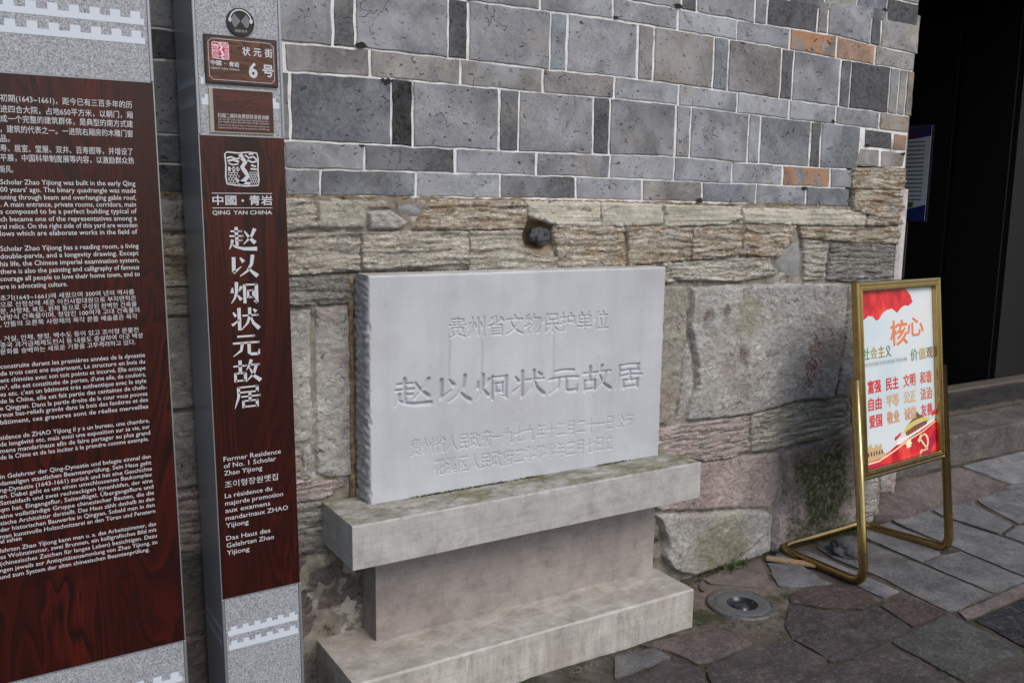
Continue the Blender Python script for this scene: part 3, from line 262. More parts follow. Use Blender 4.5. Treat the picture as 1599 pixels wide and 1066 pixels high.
def m_pale(name, base, warm, moss, vert=True):
    """sawn pale limestone of the monument"""
    m = mat(name, rough=.72, spec=.3); g = G(m); p = g.pos()
    col = g.ramp(g.noise(p, 3.5, 6, .6), (.3, tuple(b * .9 for b in base)), (.7, tuple(b * 1.1 for b in base)))
    if vert:
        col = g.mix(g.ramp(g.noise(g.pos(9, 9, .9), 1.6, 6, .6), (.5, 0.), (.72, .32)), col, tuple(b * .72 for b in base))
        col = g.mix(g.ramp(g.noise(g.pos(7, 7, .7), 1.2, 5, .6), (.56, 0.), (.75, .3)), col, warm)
    if name == 'tablet_stone':
        for (x0, z0, l) in ((1.485, 1.03, .11), (1.36, 1.06, .09), (1.78, 1.02, .12)):
            g_ = g.n('NewGeometry'); sx = g.n('SeparateXYZ'); g.t.links.new(g_.outputs['Position'], sx.inputs[0])
            wob = g.math('MULTIPLY', g.noise(p, 30, 3), .02)
            dx = g.math('ABSOLUTE', g.math('SUBTRACT', sx.outputs[0], g.math('ADD', wob, x0 - .01)))
            k = g.math('MULTIPLY', g.ramp(dx, (.001, 1.), (.007, 0.)), g.ramp(g.math('ABSOLUTE', g.math('SUBTRACT', sx.outputs[2], z0)), (l * .6, .45), (l, 0.)))
            col = g.mix(k, col, tuple(b * .55 for b in base))
    col = g.mix(g.ramp(g.noise(p, 38, 6, .8), (.62, 0.), (.72, .5)), col, tuple(b * .5 for b in base))
    col = g.mix(g.ramp(g.noise(p, 2.6, 6, .7), (.52, 0.), (.68, .45)), col, warm)
    if moss:
        gg = g.n('NewGeometry'); sx = g.n('SeparateXYZ'); g.t.links.new(gg.outputs['True Normal'], sx.inputs[0])
        up = g.ramp(sx.outputs[2], (.6, 0.), (.9, 1.))
        mm = g.math('MULTIPLY', up, g.ramp(g.noise(g.pos(1, 2., 1), 9, 8, .75), (.38, 0.), (.6, moss)))
        col = g.mix(mm, col, (.135, .125, .055))
        mm = g.math('MULTIPLY', up, g.ramp(g.noise(p, 26, 7, .8), (.52, 0.), (.64, .75 * moss)))
        col = g.mix(mm, col, (.045, .05, .02))
    if name != 'tablet_stone':                               # saw marks, grime and green streaks
        col = g.mix(1., col, g.ramp(g.noise(g.pos(6, 1, 1), 26, 6, .8), (.32, .92), (.68, 1.06)), 'MULTIPLY')
        col = g.mix(1., col, g.ramp(g.noise(g.pos(2, 2, 55), 2., 5, .7), (.34, .9), (.66, 1.06)), 'MULTIPLY')
        col = g.mix(1., col, g.ramp(g.noise(p, 11, 8, .75), (.32, .74), (.5, 1.), (.68, 1.16)), 'MULTIPLY')
        col = g.mix(g.ramp(g.noise(g.pos(1, 1, .6), 3.2, 5, .65), (.54, 0.), (.64, .55)), col, tuple(b * w for b, w in zip(base, (.62, .55, .52))))
        col = g.mix(g.ramp(g.noise(p, 7, 8, .8, .5), (.55, 0.), (.68, .5)), col, tuple(b * .42 for b in base))
    if name == 'base_stone':
        g2 = g.n('NewGeometry'); s2 = g.n('SeparateXYZ'); g.t.links.new(g2.outputs['Position'], s2.inputs[0])
        k = g.math('MULTIPLY', g.ramp(s2.outputs[2], (.105, 1.), (.114, 0.)), g.ramp(g.noise(g.pos(7, 1, 1.1), 3.5, 8, .78), (.44, 0.), (.66, .6)))
        k = g.math('MULTIPLY', k, g.ramp(g.noise(p, 30, 6, .8), (.35, .3), (.55, 1.)))
        col = g.mix(k, col, (.14, .145, .09))
    g.col(col)
    g.norm(g.bump(g.noise(g.pos(1, 1, 1.), 60, 8, .75), .0022 if name != 'tablet_stone' else .0009, .9)); return m

def m_granite():
    m = mat('speckled_granite', rough=.42, spec=.4); g = G(m); p = g.pos()
    a = g.noise(p, 260, 3, .6); b = g.noise(p, 210, 2, .5, .4)
    c = g.ramp(a, (.3, (.09, .097, .11)), (.48, (.25, .262, .285)), (.62, (.37, .38, .40)))
    c = g.mix(g.ramp(b, (.6, 0.), (.66, .7)), c, (.5, .5, .51))
    g.col(c); return m

def m_wood(name, dark, red, sc=1., rot=False, rough=.32):
    m = mat(name, rough=rough, spec=.35); g = G(m)
    q = g.pos(5.5 * sc, 5.5 * sc, .95 * sc) if not rot else g.pos(1.4 * sc, 1.4 * sc, 9 * sc)
    n = g.noise(q, 1.15, 3, .5, .9)
    rings = g.math('FRACT', g.math('MULTIPLY', n, 15.))
    r_ = g.ramp(rings, (.0, dark), (.35, tuple(.45 * a + .55 * b for a, b in zip(dark, red))), (.8, red), (1., dark))
    fine = g.noise(g.pos(260, 260, 5) if not rot else g.pos(8, 8, 300), 1., 4, .6)
    c = g.mix(1., r_, g.ramp(fine, (.3, .55), (.7, 1.25)), 'MULTIPLY')
    c = g.mix(g.ramp(g.noise(q, .8, 3), (.45, 0.), (.62, .75)), c, tuple(.6 * a + .25 * b for a, b in zip(dark, red)))
    g.col(c); g.norm(g.bump(fine, .0006, .5)); return m

def m_gold():
    m = mat('brass_metal', (.30, .205, .075), .3, 1.); g = G(m); p = g.pos()
    g.col(g.ramp(g.noise(p, 14, 6, .7), (.3, (.36, .25, .10)), (.55, (.42, .30, .125)), (.8, (.50, .37, .17))))
    g.rough(g.ramp(g.noise(p, 30, 6, .7), (.3, .16), (.7, .3))); return m

M = dict(
    pit=mat('chip_shade', (.022, .020, .018), .95),
    brick=m_brick(), mortar=m_mortar(), core=m_core(), L=m_stone('layered'), R=m_stone('rough'), S=m_stone('smooth'), C=m_stone('ruled'),
    cement=m_cement(), slab=m_slab(),
    tablet=m_pale('tablet_stone', (.44, .455, .48), (.345, .335, .315), 0), plinth=m_pale('plinth_stone', (.385, .375, .355), (.25, .22, .19), .9), 
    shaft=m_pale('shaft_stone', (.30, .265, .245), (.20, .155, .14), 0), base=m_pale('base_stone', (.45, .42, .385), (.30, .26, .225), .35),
    granite=m_granite(), wood=m_wood('red_lacquered_wood', (.008, .0025, .002), (.060, .0062, .003)),
    plate=m_wood('brown_wood_print', (.03, .010, .006), (.14, .05, .022), 2.2, True, .25), plate2=m_wood('dark_red_print', (.03, .006, .005), (.09, .018, .012), 2.2, True, .2),
    gold=m_gold(), white=mat('white_film', (.52, .57, .62), .5), letter=mat('white_lettering', (.50, .51, .53), .5),
    edge=mat('steel_edge_trim', (.30, .31, .32), .38, .6), side=mat('grey_painted_side', (.25, .275, .305), .32, .2),
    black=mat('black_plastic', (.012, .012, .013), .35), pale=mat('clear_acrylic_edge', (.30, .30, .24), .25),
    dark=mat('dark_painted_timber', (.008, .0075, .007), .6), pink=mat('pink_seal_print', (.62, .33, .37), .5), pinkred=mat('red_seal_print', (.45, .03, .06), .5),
)

# ------------------------------------------------------------------ lettering
_tc = {}
def text_mesh(s, size=1., bold=0., res=3):
    k = (s, bold, res)
    if k not in _tc:
        c = bpy.data.curves.new('t', 'FONT'); c.body = s; c.size = 1.; c.offset = bold; c.resolution_u = res
        o = bpy.data.objects.new('t', c); COL.objects.link(o)
        me = bpy.data.meshes.new_from_object(o.evaluated_get(bpy.context.evaluated_depsgraph_get()))
        v = np.zeros(len(me.vertices) * 3); me.vertices.foreach_get('co', v); v = v.reshape(-1, 3)[:, :2].copy()
        f = [tuple(p.vertices) for p in me.polygons]
        bpy.data.objects.remove(o); bpy.data.curves.remove(c); bpy.data.meshes.remove(me)
        _tc[k] = (v, f)
    v, f = _tc[k]; return v * size, f

def lay(mb, s, x0, x1, zc, h, y, bold=0., res=2, slant=0., ref=None):
    sh = bold * .75 if bold > .012 else 0.
    if sh: bold = 0.
    """write s facing -y between x0 and x1, centre height zc, em height h"""
    v, f = text_mesh(s, 1., bold, res)
    if not len(v): return
    a, b = v[:, 0].min(), v[:, 0].max()
    X = x0 + (v[:, 0] - a) / (b - a) * (x1 - x0); Z = zc + (v[:, 1] - .34) * h + slant * (X - x0)
    k = sh * h
    for i, (dx_, dz_) in enumerate(((0, 0), (k, 0), (-k, 0), (0, k), (0, -k)) if sh else ((0, 0),)):
        mb.add([(x + dx_, y - i * .00004, z + dz_) for x, z in zip(X, Z)], [q for q in f])

def stripv(pts, w):
    """flat ribbon polygon along pts with widths w (2-D)"""
    n = len(pts); L = []; R_ = []
    for i, (x, y) in enumerate(pts):
        a = pts[max(0, i - 1)]; b = pts[min(n - 1, i + 1)]
        dx, dy = b[0] - a[0], b[1] - a[1]; l = math.hypot(dx, dy) or 1
        ww = w[i] / 2 if hasattr(w, '__len__') else w / 2
        L.append((x - dy / l * ww, y + dx / l * ww)); R_.append((x + dy / l * ww, y - dx / l * ww))
    v = L + R_; f = [(i, i + n, i + n + 1, i + 1) for i in range(n - 1)]
    return v, f

def ribbon(mb, pts, w, y, fx=lambda p: p):
    v, f = stripv(pts, w); mb.add([(fx(p)[0], y, fx(p)[1]) for p in v], f)

# brush strokes of the large characters, unit box 0-100: (points, widths)
K = {
'赵': [([(8, 80), (48, 80)], (5, 5)), ([(28, 97), (28, 58)], (10, 10)), ([(4, 60), (52, 60)], (5, 5)), ([(29, 60), (29, 20)], (9, 9)), ([(29, 42), (48, 42)], (5, 5)),
      ([(14, 46), (11, 28), (2, 6)], (9, 7, 2)), ([(10, 28), (24, 15), (52, 7), (98, 6)], (3, 6, 9, 12)), ([(92, 90), (80, 60), (52, 26)], (11, 8, 3)), ([(56, 80), (70, 55), (92, 30)], (4, 8, 12))],
'以': [([(16, 85), (15, 22)], (11, 11)), ([(13, 20), (26, 30), (42, 46)], (9, 6, 2)), ([(38, 82), (50, 64)], (4, 12)), ([(82, 93), (77, 55), (62, 26), (36, 5)], (11, 10, 7, 3)), ([(66, 38), (80, 20), (97, 3)], (5, 9, 13))],
'炯': [([(9, 70), (7, 48)], (4, 10)), ([(40, 74), (31, 54)], (10, 3)), ([(23, 93), (22, 50), (15, 25), (3, 5)], (10, 9, 6, 2)), ([(25, 38), (38, 18)], (4, 11)), ([(50, 82), (50, 2)], (9, 9)),
      ([(50, 80), (95, 80)], (5, 5)), ([(92, 80), (92, 4)], (10, 9)), ([(93, 4), (80, 11)], (8, 2)), ([(62, 57), (62, 23)], (7, 7)), ([(60, 56), (84, 56)], (4, 4)), ([(81, 57), (81, 23)], (8, 8)), ([(62, 27), (82, 27)], (5, 5))],
'状': [([(8, 78), (18, 60)], (4, 10)), ([(29, 96), (29, 1)], (10, 10)), ([(3, 24), (14, 32), (29, 46)], (9, 6, 4)), ([(40, 62), (97, 62)], (5, 5)), ([(66, 95), (66, 60), (57, 30), (36, 3)], (10, 9, 7, 2)),
      ([(67, 60), (78, 28), (98, 4)], (4, 9, 13)), ([(79, 88), (89, 76)], (4, 11))],
'元': [([(20, 86), (82, 86)], (6, 6)), ([(4, 58), (97, 58)], (6, 6)), ([(37, 58), (32, 26), (4, 3)], (10, 8, 2)), ([(60, 58), (60, 14), (68, 8), (92, 8)], (10, 10, 9, 9)), ([(93, 6), (96, 28)], (9, 2))],
'故': [([(3, 72), (52, 72)], (5, 5)), ([(27, 96), (27, 42)], (10, 10)), ([(9, 43), (9, 4)], (8, 8)), ([(9, 41), (45, 41)], (5, 5)), ([(44, 43), (44, 4)], (9, 9)), ([(9, 9), (44, 9)], (5, 5)),
      ([(67, 96), (60, 72), (48, 52)], (10, 8, 2)), ([(60, 73), (97, 73)], (5, 5)), ([(84, 72), (74, 35), (46, 2)], (10, 8, 2)), ([(60, 60), (74, 26), (98, 3)], (4, 9, 13))],
'居': [([(16, 91), (88, 91)], (5, 5)), ([(85, 92), (85, 66)], (9, 9)), ([(18, 69), (88, 69)], (5, 5)), ([(19, 92), (18, 50), (4, 2)], (10, 8, 2)), ([(27, 50), (97, 50)], (5, 5)), ([(58, 67), (58, 30)], (9, 9)),
      ([(34, 33), (34, 1)], (8, 8)), ([(34, 31), (86, 31)], (5, 5)), ([(83, 33), (83, 1)], (9, 9)), ([(34, 6), (84, 6)], (5, 5))]}
BIG = '赵以炯状元故居'

def char_song(mb, ch, x0, z0, w, h, y):
    for pts, ws in K[ch]:
        P = [(x0 + a / 100 * w, z0 + b / 100 * h) for a, b in pts]
        ribbon(mb, P, [q * 1.18 / 100 * w for q in ws], y)
        if len(pts) == 2 and pts[0][1] == pts[1][1]:       # the little wedge where a horizontal ends
            x, z = P[1]; mb.add([(x - .1 * w, y, z), (x, y, z - .02 * h), (x - .045 * w, y, z + .06 * h)], [(0, 1, 2)])

# ------------------------------------------------------------------ the wall: bricks above, rubble stone below
wall = empty('brick_wall', (1.5, 0, 0), 'old grey brick wall with white lime joints on a rough layered stone footing, beside the dark doorway', 'wall')
def P(o, par):                                            # parent while keeping world coordinates in the mesh
    o.parent = par; o.matrix_parent_inverse = Matrix.Translation(par.location).inverted() if not par.rotation_euler[1] else par.matrix_basis.inverted()
    return o
BC = dict(g=(.20, .204, .217), d=(.082, .085, .092), k=(.022, .023, .026), b=(.17, .16, .155), l=(.255, .265, .285), w=(.225, .215, .195), W=(.215, .175, .13),
          s=(.125, .137, .158), u=(.16, .185, .205), o=(.20, .20, .20), O=(.30, .17, .10), B=(.165, .135, .10))
def brick_mesh(q, yf):
    c = [(q[i], q[i + 1]) for i in (0, 2, 4, 6)]
    out = []
    for i in range(4):
        a, b = c[i], c[(i + 1) % 4]; L = math.hypot(b[0] - a[0], b[1] - a[1]); n = max(2, int(L / .018))
        for k in range(n):
            t = k / n; j = .0007 if k else .002; px, pz = a[0] + (b[0] - a[0]) * t, a[1] + (b[1] - a[1]) * t
            out.append((px + .0034 * nz(px * 21, pz * 21, q[0]) + random.uniform(-j, j), pz + .0034 * nz(px * 21, pz * 21, q[0] + 7) + random.uniform(-j, j)))
    cx = sum(p[0] for p in out) / len(out); cz = sum(p[1] for p in out) / len(out)
    n = len(out)
    def ring(y, s): return [(p[0] - (p[0] - cx) / (abs(p[0] - cx) + abs(p[1] - cz) + 1e-6) * s, y, p[1] - (p[1] - cz) / (abs(p[0] - cx) + abs(p[1] - cz) + 1e-6) * s) for p in out]
    mb = MB(); mb.v = ring(yf, .004) + ring(yf + .0022, .0) + ring(.028, 0.)
    mb.f = [tuple(range(n))] + [(i, i + n, (i + 1) % n + n, (i + 1) % n) for i in range(n)] + [(i + n, i + 2 * n, (i + 1) % n + 2 * n, (i + 1) % n + n) for i in range(n)]
    mb.f = [tuple(reversed(f)) for f in mb.f] if False else mb.f
    return mb
for q in BRICKS:
    c = BC[q[8]]; k = random.uniform(.8, 1.18)
    o = brick_mesh(q, -.0045 + random.uniform(-.0012, .0012)).build('brick', M['brick'], color=(c[0] * k, c[1] * k, c[2] * k, .9 if q[8] == 'o' else 0.))
    P(o, wall)
    if random.random() < .22 and q[2] - q[0] > .1:           # flat near-black patch, shade of a knocked-off corner put into colour
        sx_ = random.choice((0, 2)); cx_, cz_ = (q[0], q[1]) if sx_ == 0 else (q[2], q[3]); rr = random.uniform(.007, .015)
        if random.random() < .3: cz_ = q[5]
        cx_ += (.9 if sx_ == 0 else -.9) * rr; cz_ += .45 * rr * (1 if cz_ == q[1] or cz_ == q[3] else -1)
        ch = MB(); m_ = 26
        pts_ = [(cx_ + rr * (1 + .9 * nz(k * .45, q[0] * 9)) * math.cos(k * 6.283 / m_) * 1.3, cz_ + rr * .6 * (1 + .9 * nz(k * .45, q[0] * 9)) * math.sin(k * 6.283 / m_)) for k in range(m_)]
        ch.v = [(a_, -.0068, b_) for a_, b_ in pts_] + [(cx_, -.0062, cz_)]; ch.f = [(k, (k + 1) % m_, m_) for k in range(m_)]
        c_ = ch.build('chip_shade_patch', M['pit']); c_.parent = o
# courses above the picture, so that the wall goes on up
ztop = max(z for x, z in TOPS['Lm1']) ; mb = MB(); z = 2.10
def zof(k, x): L = TOPS[k]; return float(np.interp(x, [a for a, b in L], [b for a, b in L]))
def fill_rows():
    for x0, x1, zs in ((-.9, .86, [zof('L0', .9) + .0]), (.86, 1.33, [zof('L0', 1.1)]), (1.34, 1.96, [zof('Lm1', 1.5)]), (1.97, 3.88, [zof('Lm2', 2.4)])):
        z = zs[0]; k = 0
        while z < 2.95:
            h = .1 if (k % 2 == 0) == (x0 < 1.3 or x0 > 1.9) else .2
            x = x0
            while x < x1 - .02:
                w = min(.21 if h < .15 else (.33 if random.random() < .6 else .06), x1 - x)
                if x1 - (x + w) < .03: w = x1 - x
                yield (x + .004, z + .0035, x + w - .004, z + .0035, x + w - .004, z + h - .0035, x + .004, z + h - .0035)
                x += w
            z += h; k += 1
for q in fill_rows():
    c = BC[random.choice('ggdglsw')]; k = random.uniform(.8, 1.18)
    P(brick_mesh(q, -.0045).build('brick', M['brick'], color=(c[0] * k, c[1] * k, c[2] * k, 0)), wall)

mb = MB()
X0, X1 = -.92, 3.868
mb.box(X0, 3.45, -.0008, .026, 1.574, 2.96); P(mb.build('lime_joints', M['mortar']), wall)
mb = MB(); mb.box(3.4505, X1 + .004, -.0004, .026, 1.76, 2.96); P(mb.build('lime_joints', M['mortar']), wall)

def surf(name, x0, x1, z0, z1, dx, dz, fn, mt, color=None, par=None, smooth=True):
    nx = int((x1 - x0) / dx) + 1; nzn = int((z1 - z0) / dz) + 1
    xs = np.linspace(x0, x1, nx); zs = np.linspace(z0, z1, nzn)
    v = [(x, fn(x, z), z) for z in zs for x in xs]
    f = [(j * nx + i, j * nx + i + 1, (j + 1) * nx + i + 1, (j + 1) * nx + i) for j in range(nzn - 1) for i in range(nx - 1)]
    mb = MB(); mb.v = v; mb.f = f; return mb.build(name, mt, smooth=smooth, color=color)
def corey(x, z):
    h = math.exp(-(((x - 1.785) / .062) ** 4 + ((z - 1.45) / .052) ** 4))
    return -.0045 + .010 * nz(x * 14, z * 14) + .006 * nz(x * 60, z * 60, 3) + .06 * h
P(surf('joint_filling', X0, X1 + .005, -.2, 1.5735, .014, .014, corey, M['core']), wall)
mb = MB(); mb.box(-5., X1 + .002, .075, .55, -.2, 2.96); P(mb.build('wall_core', M['core']), wall)
mb = MB(); mb.box(X1 + .0025, X1 + .012, .0, .55, -.2, 2.96); P(mb.build('jamb_face', M['core']), wall)

SC = dict(t=(.64, .60, .51), g=(.56, .545, .505), c=(.45, .425, .355), o=(.66, .59, .47), p=(.54, .45, .415), d=(.34, .325, .295), b=(.19, .175, .155))
def outset(poly, d):
    n = len(poly); A = sum(poly[i][0] * poly[(i + 1) % n][1] - poly[(i + 1) % n][0] * poly[i][1] for i in range(n)); sg = 1 if A > 0 else -1; out = []
    for i in range(n):
        a, p, b = poly[i - 1], poly[i], poly[(i + 1) % n]
        e0 = Vector((p[0] - a[0], p[1] - a[1])).normalized(); e1 = Vector((b[0] - p[0], b[1] - p[1])).normalized()
        n0 = Vector((e0.y, -e0.x)) * sg; n1 = Vector((e1.y, -e1.x)) * sg; m = (n0 + n1); m = m / max(.6, m.length_squared / 2) if m.length > .3 else n0
        out.append((p[0] + m.x * d, p[1] + m.y * d))
    return out
def stone_obj(style, proud, ck, poly, idx):
    poly = outset(poly, {'L': .0062, 'C': .0062}.get(style, .002))
    # wobble the outline
    pts = []
    n = len(poly)
    for i in range(n):
        a, b = poly[i], poly[(i + 1) % n]; L = math.hypot(b[0] - a[0], b[1] - a[1]); m = max(1, int(L / .018))
        for k in range(m):
            t = k / m; x = a[0] + (b[0] - a[0]) * t; z = a[1] + (b[1] - a[1]) * t
            w = .0045 if style == 'R' else .003
            pts.append((x + w * nz(x * 28, z * 28, idx) + w * .6 * nz(x * 90, z * 90, idx), z + w * nz(x * 28, z * 28, idx + 9) + w * .6 * nz(x * 90, z * 90, idx + 5)))
    pa = np.array(pts); x0, z0 = pa.min(0); x1, z1 = pa.max(0)
    dx, dz = (.013, .0042) if style in 'LC' else ((.02, .012) if style == 'S' else (.009, .009))
    gx, gz = np.meshgrid(np.arange(x0 + dx / 2, x1, dx), np.arange(z0 + dz / 2, z1, dz)); gx = gx.ravel() + np.random.RandomState(idx).uniform(-.3, .3, gx.size) * dx; gz = gz.ravel()
    inside = np.zeros(gx.size, bool); dist = np.full(gx.size, 9.)
    for i in range(len(pa)):
        (ax, az), (bx, bz) = pa[i], pa[(i + 1) % len(pa)]
        cr = (az > gz) != (bz > gz); t = (gz - az) / ((bz - az) if bz != az else 1e-9)
        inside ^= cr & (gx < ax + t * (bx - ax))
        ll = (bx - ax) ** 2 + (bz - az) ** 2 + 1e-12; u = np.clip(((gx - ax) * (bx - ax) + (gz - az) * (bz - az)) / ll, 0, 1)
        dist = np.minimum(dist, np.hypot(gx - ax - u * (bx - ax), gz - az - u * (bz - az)))
    keep = inside & (dist > min(dx, dz) * .6)
    gx, gz, dist = gx[keep], gz[keep], dist[keep]
    allp = [Vector(p) for p in pts] + [Vector((a, b)) for a, b in zip(gx, gz)]
    np_ = len(pts)
    vo, eo, fo, orig, _, _ = delaunay_2d_cdt(allp, [(i, (i + 1) % np_) for i in range(np_)], [], 1, 1e-6)
    D = np.concatenate([np.zeros(np_), dist])
    v = []
    for k, p in enumerate(vo):
        src = orig[k][0] if orig[k] else 0
        dd = D[src] if src < len(D) else 0
        x, z = p.x, p.y
        e = min(1., dd / {'R': .022, 'L': .010}.get(style, .0022) * 1.9); e = math.sqrt(e * (2 - e))
        y = .004 - (proud * .8 + (.0015 if style == 'S' else .0035) + .004) * e
        if style == 'R':
            y -= e * (.010 * nz(x * 4, z * 4, idx) + .006 * nz(x * 16, z * 16, idx) + .0045 * nz(x * 45, z * 45, idx) + .003 * nz(x * 95, z * 95, idx))
        elif style == 'L':
            wz = z + .012 * nz(x * 7, z * 5, idx)
            s_ = nz(x * 4.5, wz * 70, idx); t_ = nz(x * 11, wz * 110, idx + 3)
            y -= e * (.0032 * math.tanh(9 * s_) + .006 * t_ + .004 * nz(x * 6, z * 8, idx) + .005 * nz(x * 60, z * 80))
        elif style == 'C':
            wz = z + .006 * nz(x * 5, z * 5, idx)
            y -= e * (.004 * nz(x * 5, wz * 80, idx) + .003 * nz(x * 7, z * 9, idx) + .003 * nz(x * 50, z * 70) - .004 * (nz(x * 6, 2.5, idx) > .12) * (nz(x * 6, z * 30, idx) > 0))
        else:
            y -= e * (.003 * nz(x * 8, z * 10, idx) + .0015 * nz(x * 40, z * 120, idx))
        v.append((x, y, z))
    f = [tuple(q) for q in fo]
    # sides going back into the wall
    ring = list(range(np_)); nb = len(v)
    for i in ring: v.append(v[i])
    for i in ring: v.append((pts[i][0], .03, pts[i][1]))
    f += [(nb + i, nb + np_ + i, nb + np_ + (i + 1) % np_, nb + (i + 1) % np_) for i in ring]
    mb = MB(); mb.v = v; mb.f = f
    c = SC[ck] if style != 'S' else (.24, .24, .24); kk = random.uniform(.92, 1.08)
    o = mb.build('stone', M[style], smooth=True, color=(c[0] * kk, c[1] * kk, c[2] * kk, .85 if ck == 'o' else (.3 if ck == 't' else .05)))
    return P(o, wall)
for i, (st, pr, ck, poly) in enumerate(STONES):
    stone_obj(st, pr, ck, poly, i + 1)

# ochre earth line under the bricks, and plaster strip on the corner
mb = MB(); m_earth = mat('ochre_earth_line', (.25, .175, .09), .95); g = G(m_earth)
g.col(g.ramp(g.noise(g.pos(1, 1, 1), 40, 7, .8), (.35, (.05, .038, .022)), (.5, (.18, .125, .065)), (.68, (.36, .29, .19))))
n = 900
for i in range(n + 1):
    x = X0 + (3.45 - X0) * i / n; zz = 1.5725 + (.004 if x > 3 else 0.); w = max(.0015, .0065 + .007 * nz(x * 7) + .006 * nz(x * 33)); zz += .003 * nz(x * 15, 4)
    for k in range(5):
        a = math.pi * k / 4; mb.v.append((x, .004 - .009 * math.sin(a) - .006 * nz(x * 60, k), zz - w * math.cos(a)))
for i in range(n):
    for k in range(4): mb.f.append((i * 5 + k, (i + 1) * 5 + k, (i + 1) * 5 + k + 1, i * 5 + k + 1))
P(mb.build('earth_seam', m_earth, smooth=True), wall)
m_pl = mat('pale_plaster', (.50, .47, .45), .85); g = G(m_pl)
g.col(g.ramp(g.noise(g.pos(), 22, 7, .75), (.35, (.36, .31, .29)), (.6, (.56, .53, .52))))
mb = MB()
zz = np.linspace(1.20, 1.66, 40)
for z in zz:
    a = 3.832 + .004 * nz(z * 20); mb.v += [(a, -.016, z), (a + .02, -.027, z), (3.878, -.026, z), (3.886, .05, z)]
for i in range(39):
    for k in range(3): mb.f.append((i * 4 + k, i * 4 + k + 1, i * 4 + k + 5, i * 4 + k + 4))
P(mb.build('plaster_strip', m_pl), wall)

def rock(name, c, r, mt, seed, amp=.25, color=None, flat=0.):
    import bmesh
    bm = bmesh.new(); bmesh.ops.create_icosphere(bm, subdivisions=4, radius=1)
    for v in bm.verts:
        n_ = 1 + amp * noise.noise(v.co * 1.3 + Vector((seed, 0, 0))) + amp * .35 * noise.noise(v.co * 4 + Vector((seed, 3, 0))) + amp * .12 * noise.noise(v.co * 11)
        v.co = v.co * n_; v.co = Vector((v.co.x * r[0], v.co.y * r[1], v.co.z * r[2]))
        if v.co.z < -flat and flat: v.co.z = -flat
        v.co += Vector(c)
    me = bpy.data.meshes.new(name); bm.to_mesh(me); bm.free(); me.materials.append(mt); me.shade_smooth()
    o = bpy.data.objects.new(name, me); COL.objects.link(o)
    if color: o.color = color
    return o
P(rock('cobble', (1.79, .012, 1.446), (.042, .03, .030), M['S'], 4, .55, (.075, .076, .08, 0)), wall)

# ------------------------------------------------------------------ ground
def gz_(x, y): return -.035 * (1 - ss(2.3, 3.1, x)) + .10 * ss(-.15, .2, y) * ss(3.6, 4.3, x)
mb = MB()
xs = sorted(set([-30, -12, -5, -2, -1] + [round(-1 + .03 * i, 3) for i in range(257)] + [7, 9, 14, 30])); ys = sorted(set([-30, -12, -5, -3, -2] + [round(-2 + .03 * i, 3) for i in range(75)] + [.23]))
for y in ys:
    for x in xs: mb.v.append((x, y, gz_(x, y) - .003 + (.005 * nz(x * 5, y * 5) + .003 * nz(x * 30, y * 30) if -1 <= x <= 6.7 and y > -2 else 0) - (.05 if math.hypot(x - 2.605, y + .305) < .105 else 0)))
nx = len(xs)
mb.f = [(j * nx + i, j * nx + i + 1, (j + 1) * nx + i + 1, (j + 1) * nx + i) for j in range(len(ys) - 1) for i in range(nx - 1)]
ground = tag(mb.build('pavement', M['cement'], smooth=True), 'old lane paving with worn stone slabs', kind='structure')
GC = dict(p=(.105, .083, .074), g=(.11, .108, .107), v=(.052, .042, .040), r=(.062, .042, .038), l=(.145, .143, .145), n=(.15, .12, .105), k=(.062, .061, .055), K=(.018, .018, .021))
